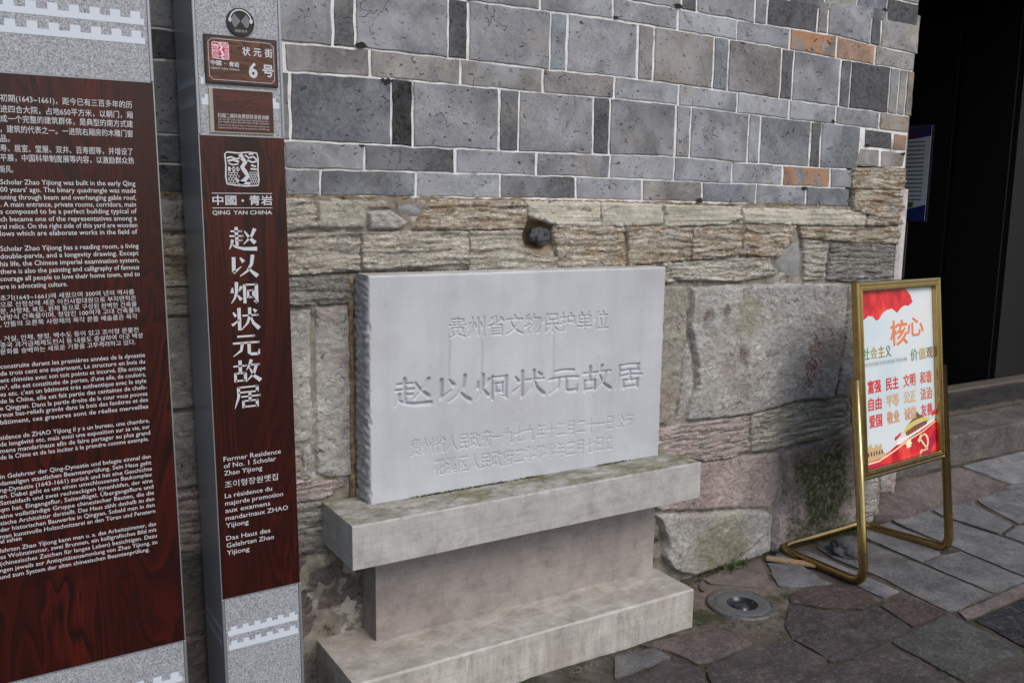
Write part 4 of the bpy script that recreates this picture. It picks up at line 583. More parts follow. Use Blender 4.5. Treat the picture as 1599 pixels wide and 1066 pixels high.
def slab_obj(poly, ck, idx, parent, top=None, name='paving_stone', lift=.004, clipz=None):
    pts = []; n = len(poly)
    area = 0
    for i in range(n):
        a, b = poly[i], poly[(i + 1) % n]; area += a[0] * b[1] - b[0] * a[1]
    if area < 0: poly = poly[::-1]
    for i in range(n):
        a, b = poly[i], poly[(i + 1) % n]; L = math.hypot(b[0] - a[0], b[1] - a[1]); m = max(1, int(L / .018))
        for k in range(m):
            t = k / m; x = a[0] + (b[0] - a[0]) * t; y = a[1] + (b[1] - a[1]) * t
            pts.append((x + .004 * nz(x * 15, y * 15, idx) + .003 * nz(x * 50, y * 50, idx), y + .004 * nz(x * 15, y * 15, idx + 4) + .003 * nz(x * 50, y * 50, idx + 2)))
    pa = np.array(pts); x0, y0 = pa.min(0); x1, y1 = pa.max(0)
    dd = .022
    gx, gy = np.meshgrid(np.arange(x0, x1, dd), np.arange(y0, y1, dd)); gx = gx.ravel(); gy = gy.ravel()
    ins = np.zeros(gx.size, bool); dist = np.full(gx.size, 9.)
    for i in range(len(pa)):
        (ax, az), (bx, bz) = pa[i], pa[(i + 1) % len(pa)]
        cr = (az > gy) != (bz > gy); t = (gy - az) / ((bz - az) if bz != az else 1e-9); ins ^= cr & (gx < ax + t * (bx - ax))
        ll = (bx - ax) ** 2 + (bz - az) ** 2 + 1e-12; u = np.clip(((gx - ax) * (bx - ax) + (gy - az) * (bz - az)) / ll, 0, 1)
        dist = np.minimum(dist, np.hypot(gx - ax - u * (bx - ax), gy - az - u * (bz - az)))
    k = ins & (dist > dd * .5); gx, gy, dist = gx[k], gy[k], dist[k]
    allp = [Vector(p) for p in pts] + [Vector((a, b)) for a, b in zip(gx, gy)]; np_ = len(pts)
    vo, eo, fo, orig, _, _ = delaunay_2d_cdt(allp, [(i, (i + 1) % np_) for i in range(np_)], [], 1, 1e-6)
    D = np.concatenate([np.zeros(np_), dist]); v = []
    tilt = (random.uniform(-.006, .006), random.uniform(-.006, .006)); cx, cy = pa.mean(0)
    for q, p in enumerate(vo):
        s_ = orig[q][0] if orig[q] else 0; e = min(1, (D[s_] if s_ < len(D) else 0) / .008)
        x, y = p.x, p.y
        v.append((x, y, gz_(x, y) + lift + .0015 * e + tilt[0] * (x - cx) + tilt[1] * (y - cy) + e * (.004 * nz(x * 8, y * 8, idx) + .002 * nz(x * 25, y * 25, idx))))
    f = [tuple(q) for q in fo]; nb = len(v)
    for i in range(np_): v.append(v[i])
    for i in range(np_): v.append((pts[i][0], pts[i][1], gz_(*pts[i]) - .04))
    f += [(nb + i, nb + np_ + i, nb + np_ + (i + 1) % np_, nb + (i + 1) % np_) for i in range(np_)]
    mb = MB(); mb.v = v; mb.f = f; c = GC[ck]; kk = random.uniform(.93, 1.07)
    o = mb.build(name, M['slab'], smooth=True, color=(c[0] * kk, c[1] * kk, c[2] * kk, 1))
    o.parent = parent; return o
for i, (ck, poly) in enumerate(SLABS): slab_obj(poly, ck, i + 1, ground)
# slabs outside the picture: simple courses round the ones above, one joined piece
mb = MB(); v0 = 0
for r_ in range(-9, 26):
    for s_ in range(-26, 8):
        u = (math.cos(math.radians(-33)), math.sin(math.radians(-33))); w_ = (-u[1], u[0])
        cx = 2.6 + u[0] * s_ * .55 + w_[0] * r_ * .33 + (r_ % 2) * .2; cy = -1.3 + u[1] * s_ * .55 + w_[1] * r_ * .33
        if cy > -.30 or cx < -4 or cx > 9 or (cx < 2.6 and cy > -.55): continue
        if any(math.hypot(p_[0] - cx, p_[1] - cy) < .34 for _, pl_ in SLABS for p_ in pl_) or (2.2 < cx < 3.2 and cy > -.75): continue
        if any(abs(sum(p_[0] for p_ in pl_) / len(pl_) - cx) < .5 and abs(sum(p_[1] for p_ in pl_) / len(pl_) - cy) < .3 for _, pl_ in SLABS): continue
        q = [(-.265, -.155), (.265, -.155), (.265, .155), (-.265, .155)]
        pts = [(cx + u[0] * a + w_[0] * b + .01 * nz(cx * 3 + a, cy + b), cy + u[1] * a + w_[1] * b) for a, b in q]
        zz = [gz_(*p) for p in pts]; hh = .004 + .003 * rnd()
        mb.add([(p[0], p[1], z + hh) for p, z in zip(pts, zz)] + [(p[0], p[1], z - .03) for p, z in zip(pts, zz)], [(0, 1, 2, 3)] + [(i, i + 4, (i + 1) % 4 + 4, (i + 1) % 4) for i in range(4)])
o = mb.build('outlying_paving', M['slab'], color=(.062, .055, .052, 1)); o.parent = ground; o['kind'] = 'stuff'

# long low stone at the foot of the step
ls = []
for (x, y) in LOWSTONE: ls.append((x, y))
o = slab_obj(ls, 'n', 77, None, name='low_kerb_stone', lift=.03)
o.color = (.12, .095, .088, 1)
tag(o, 'long reddish flat stone lying along the foot of the doorway step behind the poster stand', 'kerb stone')

# ------------------------------------------------------------------ doorway: step, threshold, dark passage
m_step = m_stone('rough').copy() if False else m_slab(); m_step.name = 'worn_step_stone'
def block(name, x0, x1, y0, y1, z0, z1, mt, color, r_=.012, amp=.006, step=.03):
    """stone block with a worn, uneven front and top"""
    prof = []
    nz1 = max(2, int((z1 - z0) / step)); ny = max(2, int((y1 - y0) / step))
    for i in range(nz1): prof.append((y0, z0 + (z1 - r_ - z0) * i / nz1))
    for k in range(5): a = math.pi / 2 * k / 4; prof.append((y0 + r_ - r_ * math.cos(a), z1 - r_ + r_ * math.sin(a)))
    for i in range(1, ny + 1): prof.append((y0 + r_ + (y1 - y0 - r_) * i / ny, z1))
    prof.append((y1, z0))
    n = max(2, int((x1 - x0) / step)); m = len(prof); mb = MB()
    for i in range(n + 1):
        x = x0 + (x1 - x0) * i / n
        for k, (y, z) in enumerate(prof):
            ok = 0 < k < m - 2
            mb.v.append((x, y - (amp * nz(x * 5, z * 9, y * 7) + amp * .4 * nz(x * 20, z * 20, y * 20) if ok else 0), z + (amp * .8 * nz(x * 4, y * 6, 5 + z) if ok and z > z1 - .02 else 0)))
    for i in range(n):
        for k in range(m - 1): mb.f.append((i * m + k, (i + 1) * m + k, (i + 1) * m + k + 1, i * m + k + 1))
    mb.f += [tuple(range(m)), tuple(range(n * m, n * m + m))[::-1]]
    return mb.build(name, mt, smooth=True, color=color)
step_o = block('stone_step', 3.885, 7.095, .215, .535, -.1, .272, m_step, (.10, .088, .078, 1), .014, .006)
tag(step_o, 'broad worn grey stone step under the dark doorway threshold', 'step')
m_thr = mat('dark_threshold_timber', (.02, .018, .016), .75); g = G(m_thr); p = g.pos()
c = g.ramp(g.noise(g.pos(2, 2, 10), 3, 6, .7), (.3, (.008, .008, .009)), (.7, (.035, .032, .03)))
gg = g.n('NewGeometry'); sx = g.n('SeparateXYZ'); g.t.links.new(gg.outputs['Position'], sx.inputs[0])
worn = g.ramp(g.math('ADD', sx.outputs[2], g.math('MULTIPLY', g.noise(p, 9, 5, .7), .03)), (.432, 0.), (.445, 1.))
c = g.mix(g.math('MULTIPLY', worn, .8), c, (.10, .08, .065))
low = g.ramp(g.math('ADD', sx.outputs[2], g.math('MULTIPLY', g.noise(g.pos(1, 1, .5), 7, 6, .75), .09)), (.335, 1.), (.35, 0.))
c = g.mix(g.math('MULTIPLY', low, .75), c, (.10, .078, .058)); g.col(c)
thr = block('door_threshold', 3.885, 7.095, .536, .66, .268, .436, m_thr, (1, 1, 1, 1), .01, .005)
tag(thr, 'high black timber threshold with worn brown upper edge at the doorway', 'threshold')
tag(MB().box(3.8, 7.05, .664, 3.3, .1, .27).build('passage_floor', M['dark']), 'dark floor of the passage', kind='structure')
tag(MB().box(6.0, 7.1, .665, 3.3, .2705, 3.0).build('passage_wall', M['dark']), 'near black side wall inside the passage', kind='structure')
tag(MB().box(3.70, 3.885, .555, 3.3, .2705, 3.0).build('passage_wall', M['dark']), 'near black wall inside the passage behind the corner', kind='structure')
tag(MB().box(3.7, 7.1, 3.301, 3.4, .1, 3.0).build('passage_wall', M['dark']), 'unseen black back wall closing the passage to keep it dark', kind='structure')  # unseen back wall, put in so the doorway stays dark
tag(MB().box(-5, 9.4, -.0, 3.4, 3.001, 3.1).build('unseen_passage_ceiling', M['dark']), 'unseen dark ceiling closed over the passage to keep light out', kind='structure')  # unseen cover, put in to shut daylight out of the passage
fw = MB().box(7.102, 9.4, .0, 3.4, -.2, 3.0).build('unseen_side_wall', M['core']); tag(fw, 'plain unseen wall right of the doorway, added to keep the passage dark', 'wall')  # out of view, added so light does not reach the passage
# faint vertical boards and a bracket on the side wall
for k in range(6):
    pl = MB().box(5.985, 5.9995, .70 + k * .42, 1.09 + k * .42, .30, 2.9).build('wall_plank', M['dark'], bevel=.004); pl.parent = bpy.data.objects['passage_wall']

def hang_poster(name, y0, y1, z0, z1, label, cat, kind):
    e = empty(name, (5.98, (y0 + y1) / 2, z0), label, cat)
    mw = mat('poster_paper_' + kind, (.8, .83, .86) if kind == 'a' else (.75, .68, .56), .45)
    fr = MB().box(5.972, 5.984, y0 - .012, y1 + .012, z0 - .012, z1 + .012).build('backing', mat('poster_edge_' + kind, (.05, .05, .07) if kind == 'a' else (.16, .14, .11), .4)); P(fr, e)
    P(MB().box(5.969, 5.9715, y0, y1, z0, z1).build('sheet', mw), e)
    ink = mat('faded_ink_' + kind, (.13, .14, .15) if kind == 'a' else (.17, .13, .10), .6)
    def yz(mb, pts, x): mb.add([(x, a, b) for a, b in pts], [tuple(range(len(pts)))])
    mb = MB(); H_ = z1 - z0; Wd = y1 - y0
    rows = 15 if kind == 'a' else 9
    for r_ in range(rows):
        z = z1 - H_ * (.17 + .66 * r_ / rows); a = y0 + Wd * .08; b = y1 - Wd * (.08 + (.35 * rnd() if r_ % 3 == 2 else 0))
        x = a
        while x < b:
            w = .008 + .01 * rnd(); yz(mb, [(x, z), (x, z + .011), (x + w, z + .011), (x + w, z)], 5.9675); x += w + .004
    P(mb.build('print_rows', ink), e)
    if kind == 'a':
        P((lambda m_: (yz(m_, [(y0, z1 - .001), (y1, z1 - .001)] + [(y1 - Wd * t, z1 - H_ * (.10 + .035 * math.sin(3 * t))) for t in (0, .2, .4, .6, .8, 1)], 5.968), m_)[1])(MB()).build('header_band', mat('violet_band', (.055, .05, .15), .5)), e)
        P((lambda m_: (yz(m_, [(y0, z0)] + [(y0 + Wd * t, z0 + H_ * (.17 - .12 * math.sin(t * 1.6))) for t in (0, .2, .4, .6, .8, 1)] + [(y1, z0)], 5.968), m_)[1])(MB()).build('footer_band', mat('blue_band', (.03, .045, .20), .5)), e)
        P((lambda m_: (yz(m_, [(y0 + .1 + Wd * t * .7, z0 + H_ * (.14 - .05 * t)) for t in (0, .5, 1)] + [(y0 + .1 + Wd * t * .7, z0 + H_ * (.20 - .05 * t + .015 * math.sin(9 * t))) for t in (1, .5, 0)], 5.9665), m_)[1])(MB()).build('green_band', mat('green_band', (.06, .2, .08), .5)), e)
        P((lambda m_: (yz(m_, [(y0 + .12, z1 - .062), (y0 + .30, z1 - .062), (y0 + .30, z1 - .047), (y0 + .12, z1 - .047)], 5.9665), m_)[1])(MB()).build('title_bar', mat('red_title', (.25, .03, .03), .5)), e)
hang_poster('wall_poster', 1.27, 1.80, 1.495, 2.165, 'tall white notice with violet top and blue foot, upper one on the dark passage wall', 'poster', 'a')
hang_poster('wall_notice', 1.42, 1.86, 1.08, 1.475, 'small yellowed framed notice hanging under the tall white notice', 'notice', 'b')

# ------------------------------------------------------------------ monument: plinth and inscribed tablet
def slabbox(name, x0, x1, y0, y1, z0, z1, mt, par, bev=.004, wob=.0025):
    """sawn stone with slightly chipped arrises"""
    mb = MB(); nx = int((x1 - x0) / .02); prof = [(y0, z0), (y0, z0 + bev), (y0, (z0 + z1) / 2), (y0, z1 - bev), (y0 + bev, z1), ((y0 + y1) / 2, z1), (y1, z1), (y1, z0)]
    m = len(prof)
    for i in range(nx + 1):
        x = x0 + (x1 - x0) * i / nx
        ch = max(0, nz(x * 22, z1 * 9) - .25) * .02
        for k, (y, z) in enumerate(prof):
            dy = -wob * .4 * nz(x * 6, z * 5) if k < 4 else 0; dz = 0
            if k == 3: dz = -ch
            if k == 4: dy = ch
            mb.v.append((x, y + dy, z + dz))
    for i in range(nx):
        for k in range(m): mb.f.append((i * m + k, (i + 1) * m + k, (i + 1) * m + (k + 1) % m, i * m + (k + 1) % m))
    mb.f += [tuple(range(m)), tuple(range(nx * m, nx * m + m))[::-1]]
    return P(mb.build(name, mt), par)
ped = empty('monument_plinth', (1.65, -.15, -.03), 'stepped pale limestone plinth with mossy projecting top slab against the wall', 'plinth')
slabbox('base_slab', .925, 2.30, -.34, .006, -.08, .118, M['base'], ped, .006, .006)
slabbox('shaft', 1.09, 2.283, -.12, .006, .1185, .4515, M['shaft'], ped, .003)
slabbox('top_slab', .95, 2.368, -.277, .004, .452, .592, M['plinth'], ped, .005, .005)

tab = empty('inscribed_tablet', (1.68, -.06, .592), 'upright pale grey stone tablet carved with three lines of Chinese characters standing on the plinth', 'stone tablet')
TX0, TX1, TZ0, TZ1, TY = 1.076, 2.288, .5925, 1.328, -.12
dx = .0019
nx, nzz = int((TX1 - TX0) / dx) + 1, int((TZ1 - TZ0) / dx) + 1
gx = np.linspace(TX0, TX1, nx); gzv = np.linspace(TZ0, TZ1, nzz)
depth = np.zeros((nzz, nx))
def carve_stroke(pts, ws, dmax=.012, k=1.5):
    """V-shaped groove along a tapering stroke"""
    for (a, b, wa, wb) in zip(pts[:-1], pts[1:], ws[:-1], ws[1:]):
        r_ = max(wa, wb); i0, i1 = np.searchsorted(gx, [min(a[0], b[0]) - r_, max(a[0], b[0]) + r_]); j0, j1 = np.searchsorted(gzv, [min(a[1], b[1]) - r_, max(a[1], b[1]) + r_])
        if i1 <= i0 or j1 <= j0: continue
        X, Z = np.meshgrid(gx[i0:i1], gzv[j0:j1]); d0, d1 = b[0] - a[0], b[1] - a[1]; L = d0 * d0 + d1 * d1 + 1e-12
        u = np.clip(((X - a[0]) * d0 + (Z - a[1]) * d1) / L, 0, 1); ds = np.hypot(X - a[0] - u * d0, Z - a[1] - u * d1)
        q = np.clip(((wa + (wb - wa) * u) / 2 - ds) * k, 0, dmax)
        depth[j0:j1, i0:i1] = np.maximum(depth[j0:j1, i0:i1], q)
cw = (2.192 - 1.160) / (7 + 6 * .12); sp = cw * 1.12
for i, ch in enumerate(BIG):
    x0 = 1.160 + i * sp; z0 = .904 - .004 * i
    for pts, ws in K[ch]:
        Pn = []; Wn = []
        n = 6
        for (a, b, wa, wb) in zip(pts[:-1], pts[1:], ws[:-1], ws[1:]):
            for t in np.linspace(0, 1, n)[:-1]: Pn.append((a[0] + (b[0] - a[0]) * t, a[1] + (b[1] - a[1]) * t)); Wn.append(wa + (wb - wa) * t)
        Pn.append(pts[-1]); Wn.append(ws[-1])
        # clerical hand: even weight, slightly arched long strokes with a flared foot
        L = math.hypot(pts[-1][0] - pts[0][0], pts[-1][1] - pts[0][1]); m_ = len(Pn)
        q = []
        for k_, ((x, z), w) in enumerate(zip(Pn, Wn)):
            t = k_ / (m_ - 1); arch = 0
            if abs(pts[-1][1] - pts[0][1]) < 3 and L > 60: arch = 3.5 * math.sin(math.pi * t)
            q.append((x0 + x / 100 * cw, z0 - .004 + (z + arch) / 100 * .096)); Wn[k_] = (.72 * w + 4.6 + (1.5 if arch and t > .8 else 0)) / 100 * cw
        carve_stroke(q, Wn)
def carve_text(s, x0, x1, zc, h, slope, dep, bold):
    v, f = text_mesh(s, 1., 0., 2); a, b = v[:, 0].min(), v[:, 0].max()
    X = x0 + (v[:, 0] - a) / (b - a) * (x1 - x0); Z = zc + (v[:, 1] - .34) * h + slope * (X - x0)
    msk = np.zeros_like(depth)
    X0_, Z0_ = X, Z
    for (ddx, ddz, q) in [(ax, az, q) for ax, az in ((bold * h, 0), (-bold * h, 0), (0, bold * h * .7)) for q in f]:
        X = X0_ + ddx; Z = Z0_ + ddz
        for i in range(1, len(q) - 1):
            p0, p1, p2 = [(X[j], Z[j]) for j in (q[0], q[i], q[i + 1])]
            i0 = np.searchsorted(gx, min(p0[0], p1[0], p2[0]) - dx * .5); i1 = np.searchsorted(gx, max(p0[0], p1[0], p2[0]) + dx * .5)
            j0 = np.searchsorted(gzv, min(p0[1], p1[1], p2[1]) - dx * .5); j1 = np.searchsorted(gzv, max(p0[1], p1[1], p2[1]) + dx * .5)
            if i1 <= i0 or j1 <= j0: continue
            XX, ZZ = np.meshgrid(gx[i0:i1], gzv[j0:j1])
            def e(a, b): return (b[0] - a[0]) * (ZZ - a[1]) - (b[1] - a[1]) * (XX - a[0])
            e0, e1, e2 = e(p0, p1), e(p1, p2), e(p2, p0); tol = 1.2e-6
            ins = ((e0 >= -tol) & (e1 >= -tol) & (e2 >= -tol)) | ((e0 <= tol) & (e1 <= tol) & (e2 <= tol))
            msk[j0:j1, i0:i1] = np.maximum(msk[j0:j1, i0:i1], ins)
    np.maximum(depth, msk * dep, out=depth)
carve_text('贵州省文物保护单位', 1.357, 2.020, 1.147, .076, -.012, .0040, .003)
carve_text('贵州省人民政府一九七九年十二月二十一日公布', 1.216, 2.153, .758, .062, -.012, .0029, .0015)
carve_text('花溪区人民政府二零零零年三月七日立', 1.303, 2.063, .679, .062, -.012, .0029, .0015)
sm = depth.copy()
for _ in range(1):
    sm[1:-1, 1:-1] = (4 * sm[1:-1, 1:-1] + sm[:-2, 1:-1] + sm[2:, 1:-1] + sm[1:-1, :-2] + sm[1:-1, 2:]) / 8
def rim(n, a, seed):          # uneven chipped arris
    return np.array([.0016 + .0035 * max(0, nz(i * a, seed)) + .012 * max(0, nz(i * a * .35, seed + 3) - .33) for i in range(n)])
rt, rl, rr_, rb_ = rim(nx, .09, 1), rim(nzz, .09, 2), rim(nzz, .09, 5), rim(nx, .05, 8)
sm = np.maximum(sm, np.maximum(rt[None, :] - (TZ1 - gzv)[:, None], 0)); sm = np.maximum(sm, np.maximum(rl[:, None] * 1.4 - (gx - TX0)[None, :], 0)); sm = np.maximum(sm, np.maximum(rr_[:, None] - (TX1 - gx)[None, :], 0))
yy = TY + sm
V = np.zeros((nzz, nx, 3)); V[..., 0] = gx[None, :]; V[..., 2] = gzv[:, None]; V[..., 1] = yy
# slight chamfer round the edge
me = bpy.data.meshes.new('front_face'); idx = np.arange(nzz * nx).reshape(nzz, nx)
F = np.stack([idx[:-1, :-1], idx[:-1, 1:], idx[1:, 1:], idx[1:, :-1]], -1).reshape(-1, 4)
me.vertices.add(nzz * nx); me.vertices.foreach_set('co', V.ravel()); me.loops.add(F.size); me.loops.foreach_set('vertex_index', F.ravel().astype(np.int32))
me.polygons.add(len(F)); me.polygons.foreach_set('loop_start', np.arange(0, F.size, 4, dtype=np.int32)); me.polygons.foreach_set('loop_total', np.full(len(F), 4, np.int32))
me.update(); me.validate(); me.materials.append(M['tablet']); me.shade_smooth()
o = bpy.data.objects.new('carved_face', me); COL.objects.link(o); P(o, tab)
mb = MB(); n = nx - 1
for i in range(n + 1):                                    # top, right side, back
    x = TX0 + (TX1 - TX0) * i / n; yt = TY + sm[-1, min(nx - 1, int((x - TX0) / (TX1 - TX0) * (nx - 1)))]; mb.v += [(x, yt, TZ1), (x, yt + .003, TZ1 + .003), (x, .004, TZ1 + .004)]
for i in range(n):
    for k in range(2): mb.f.append((i * 3 + k, (i + 1) * 3 + k, (i + 1) * 3 + k + 1, i * 3 + k + 1))
b0 = len(mb.v); mb.add([(TX1, TY + .002, TZ0), (TX1, TY + .002, TZ1), (TX1, .004, TZ1 + .004), (TX1, .004, TZ0), (TX0 - .001, .004, TZ0), (TX0 - .001, .004, TZ1 + .004)], [(0, 3, 2, 1), (3, 4, 5, 2)])
P(mb.build('smooth_sides', m_pale('tablet_top_stone', (.50, .50, .49), (.42, .39, .33), .25)), tab)
# chisel-dressed left side
m_chis = mat('chiselled_stone', (.26, .265, .275), .9); g = G(m_chis); p = g.pos()
g.col(g.ramp(g.noise(p, 22, 7, .7), (.3, (.28, .28, .29)), (.7, (.46, .465, .48)))); g.norm(g.bump(g.noise(p, 110, 8, .7), .004))
mb = MB(); ny_, nz2 = 22, 190
for j in range(nz2 + 1):
    for i in range(ny_ + 1):
        y = TY + (.004 - TY) * i / ny_ if i else TY + sm[min(nzz - 1, int(j / nz2 * (nzz - 1))), 0]; z = TZ0 + (TZ1 - TZ0) * j / nz2; e = min(1., i / 3)
        rip = abs(math.sin(z * 112 + 3.2 * nz(y * 22, z * 14) + 10 * y)); 
        mb.v.append((TX0 - e * (.001 + .0045 * rip + .005 * nz(y * 45, z * 45) + .003), y, z if 0 < j < nz2 else (z + .003 * (i > 0) * (j > 0))))
for j in range(nz2):
    for i in range(ny_): a = j * (ny_ + 1) + i; mb.f.append((a, a + ny_ + 1, a + ny_ + 2, a + 1))
P(mb.build('chiselled_side', m_chis, smooth=True), tab)
# ochre mortar bead between tablet and wall
mb = MB(); 
for j in range(91):
    z = TZ0 + (TZ1 - TZ0) * j / 90
    for k in range(5): a = math.pi * k / 4; mb.v.append((1.058 + .012 * math.cos(a) + .003 * nz(z * 30, k), -.006 - .016 * math.sin(a) - .006 * nz(z * 18, k, 3), z))
for j in range(90):
    for k in range(4): mb.f.append((j * 5 + k, j * 5 + k + 1, j * 5 + k + 6, j * 5 + k + 5))
P(mb.build('mortar_bead', m_earth, smooth=True), tab)

# ------------------------------------------------------------------ sign pillar
TILT = math.radians(.75)
def crenel(mb, x0, x1, z, pitch, w, hb, hm, y, lip=.008, dz=0., phase=0.):
    mb.add([(x0, y, z), (x1, y, z + dz), (x1, y, z + hb + dz), (x0, y, z + hb)], [(0, 1, 2, 3)])
    x = x1 - lip - w
    while x > x0 + lip * .5:
        mb.add([(x, y, z + hb), (x + w, y, z + hb), (x + w, y, z + hb + hm), (x, y, z + hb + hm)], [(0, 1, 2, 3)]); x -= pitch
def seal(mb, cx, cz, s, y):
    fx = lambda p: (cx + (p[0] - 50) / 100 * s, cz + (p[1] - 50) / 100 * s)
    def rb(pts, w): ribbon(mb, pts, (np.array(w) if hasattr(w, '__len__') else w) * s / 100 if hasattr(w, '__len__') else w, y, fx) if False else ribbon2(mb, pts, w, y, fx)
    fr = [(6, 8), (3, 30), (5, 60), (3, 92), (10, 97), (40, 95), (70, 98), (94, 96), (97, 80), (95, 50), (97, 20), (94, 5), (60, 3), (30, 5), (6, 8)]
    rb(fr, 4)
    for pts, w in (([(8, 80), (20, 84), (34, 78), (48, 82)], 5), ([(10, 72), (26, 76), (42, 70)], 6), ([(12, 66), (24, 62), (40, 64)], 4), ([(46, 92), (52, 80), (60, 70), (50, 56), (58, 44), (66, 30), (52, 16), (40, 8)], 12),
                   ([(60, 90), (70, 82), (84, 86), (94, 76)], 5), ([(66, 76), (80, 70), (94, 74)], 5), ([(70, 92), (84, 94)], 4), ([(14, 56), (14, 44)], 7), ([(26, 56), (26, 42)], 6), ([(36, 56), (38, 44)], 6), ([(76, 62), (90, 58)], 5), ([(74, 52), (92, 50)], 5),
                   ([(28, 24), (44, 12), (70, 10)], 8), ([(20, 50), (44, 50)], 3)):
        rb(pts, w)
    for r_ in range(5):
        rb([(9, 40 - r_ * 7), (38 - r_ * 2, 40 - r_ * 7)], 1.8); rb([(70, 42 - r_ * 7), (92, 42 - r_ * 7)], 1.8)
        for c in range(4):
            xx = 12 + c * 8 + (r_ % 2) * 4; rb([(xx, 40 - r_ * 7), (xx, 34 - r_ * 7)], 1.6); xx = 72 + c * 6 + (r_ % 2) * 3; rb([(xx, 42 - r_ * 7), (xx, 36 - r_ * 7)], 1.6)
def ribbon2(mb, pts, w, y, fx):
    v, f = stripv(pts, w); mb.add([(fx(p)[0], y, fx(p)[1]) for p in v], f)

# All pillar pieces are laid out upright about PX and then leaned with the empty
PX, PY = .6585, -.30
pil = empty('sign_pillar', (PX, PY, 0), 'slim granite and dark red wood sign pillar carrying large white vertical Chinese characters', 'sign pillar')
HW = .1135
def U(x, z): return (x - PX) + (z - 1.1) * math.sin(TILT)      # measured x -> upright x
class L_(MB): pass
def put(o, par): o.parent = par; return o
y0 = 0.
put(MB().box(-HW + .004, HW - .004, .004, .235, -.1, 2.5).build('side_casing', M['side'], bevel=.004), pil)
put(MB().box(-HW + .009, HW - .009, -.001, .0035, 1.7235, 2.5).build('granite_panel', M['granite']), pil)
put(MB().box(-HW + .009, HW - .009, -.001, .0035, -.1, .4605).build('granite_panel', M['granite']), pil)
put(MB().box(-HW + .004, HW - .004, -.004, .0035, .4635, 1.7205).build('wood_panel', M['wood']), pil)
for sgn in (-1, 1):
    a, b = (-HW, -HW + .0085) if sgn < 0 else (HW - .0085, HW)
    for z0, z1 in ((-.1, .462), (1.722, 2.5)):
        put(MB().box(a, b, -.003, .012, z0, z1).build('edge_trim', M['edge'], bevel=.0025), pil)
put(MB().box(-HW, -HW + .0035, -.0035, .012, .4625, 1.7215).build('edge_trim', M['edge'], bevel=.001), pil)
for z in (.462, 1.722): put(MB().box(-HW + .0045, HW - .0045, -.0035, .0034, z - .0012, z + .0012).build('joint_trim', M['edge']), pil)
mb = MB()
for z in (.349, .307): crenel(mb, -.1, .1, z, .0335, .0165, .0165, .0105, -.0016)
put(mb.build('battlement_band', M['white']), pil)
mb = MB()
for z in (1.848, 1.797): crenel(mb, -.1, .1, z, .0335, .0165, .0165, .0105, -.0016)
put(mb.build('battlement_band', M['white']), pil)
mb = MB()
for zz_, k in ((.349, 0), (.307, 0), (1.848, 0), (1.797, 0)):
    t_ = MB(); crenel(t_, .02, .22, zz_, .0335, .0165, .0165, .0105, 0); mb.add([(-HW + .0032, a, c) for a, b, c in t_.v], t_.f)
put(mb.build('battlement_band', mat('grey_film', (.36, .40, .45), .5)), pil)
mb = MB(); seal(mb, U(.6456, 1.637), 1.637, .092, -.0046)
put(mb.build('seal_emblem', M['letter']), pil)
mb = MB()
for z in (1.5745, 1.5365): mb.add([(U(.5655, z), -.0046, z - .0008), (U(.7235, z), -.0046, z - .0008), (U(.7235, z), -.0046, z + .0008), (U(.5655, z), -.0046, z + .0008)], [(0, 1, 2, 3)])
lay(mb, '中國', U(.567, 1.555), U(.628, 1.555), 1.5555, .027, -.0046, .022); lay(mb, '青岩', U(.662, 1.555), U(.7235, 1.555), 1.5555, .027, -.0046, .022)
mb.add([(U(.645, 1.555) + .0035 * math.cos(k), -.0046, 1.5555 + .0035 * math.sin(k)) for k in np.linspace(0, 2 * math.pi, 9)[:-1]], [tuple(range(8))])
lay(mb, 'QING', U(.5655, 1.52), U(.611, 1.52), 1.5245, .0148, -.0046, .02); lay(mb, 'YAN', U(.620, 1.52), U(.656, 1.52), 1.5245, .0148, -.0046, .02); lay(mb, 'CHINA', U(.663, 1.52), U(.722, 1.52), 1.5245, .0148, -.0046, .02)
put(mb.build('town_name', M['letter']), pil)
mb = MB()
for i, ch in enumerate(BIG):
    z0 = 1.4245 - i * .0713; char_song(mb, ch, U(.6045, z0) + .001 * i * 0, z0, .0765, .064, -.0046)
put(mb.build('vertical_title', M['letter']), pil)
mb = MB()
for s_, xr, z in (('Former Residence', .7300, .862), ('of No. 1 Scholar', .716, .843), ('Zhao Yijiong', .676, .8225), ('La résidence du', .702, .7585), ('majorde promotion', .733, .7375), ('aux examens', .696, .7165), ('mandarinaux ZHAO', .7465, .695), ('Yijiong', .634, .674), ('Das Haus des', .694, .6375), ('Gelehrten Zhao', .704, .6165), ('Yijiong', .634, .5955)):
    lay(mb, s_, U(.572, z), U(xr, z), z, .0190, -.0046, .004)
lay(mb, '조이형장원옛집', U(.573, .789), U(.7195, .789), .789, .0215, -.0046, .002)
put(mb.build('small_caption', M['letter']), pil)
pil.rotation_euler = (0, -TILT, 0); pil.location = (PX - math.sin(TILT) * -1.1 * 1.0, PY, 0)
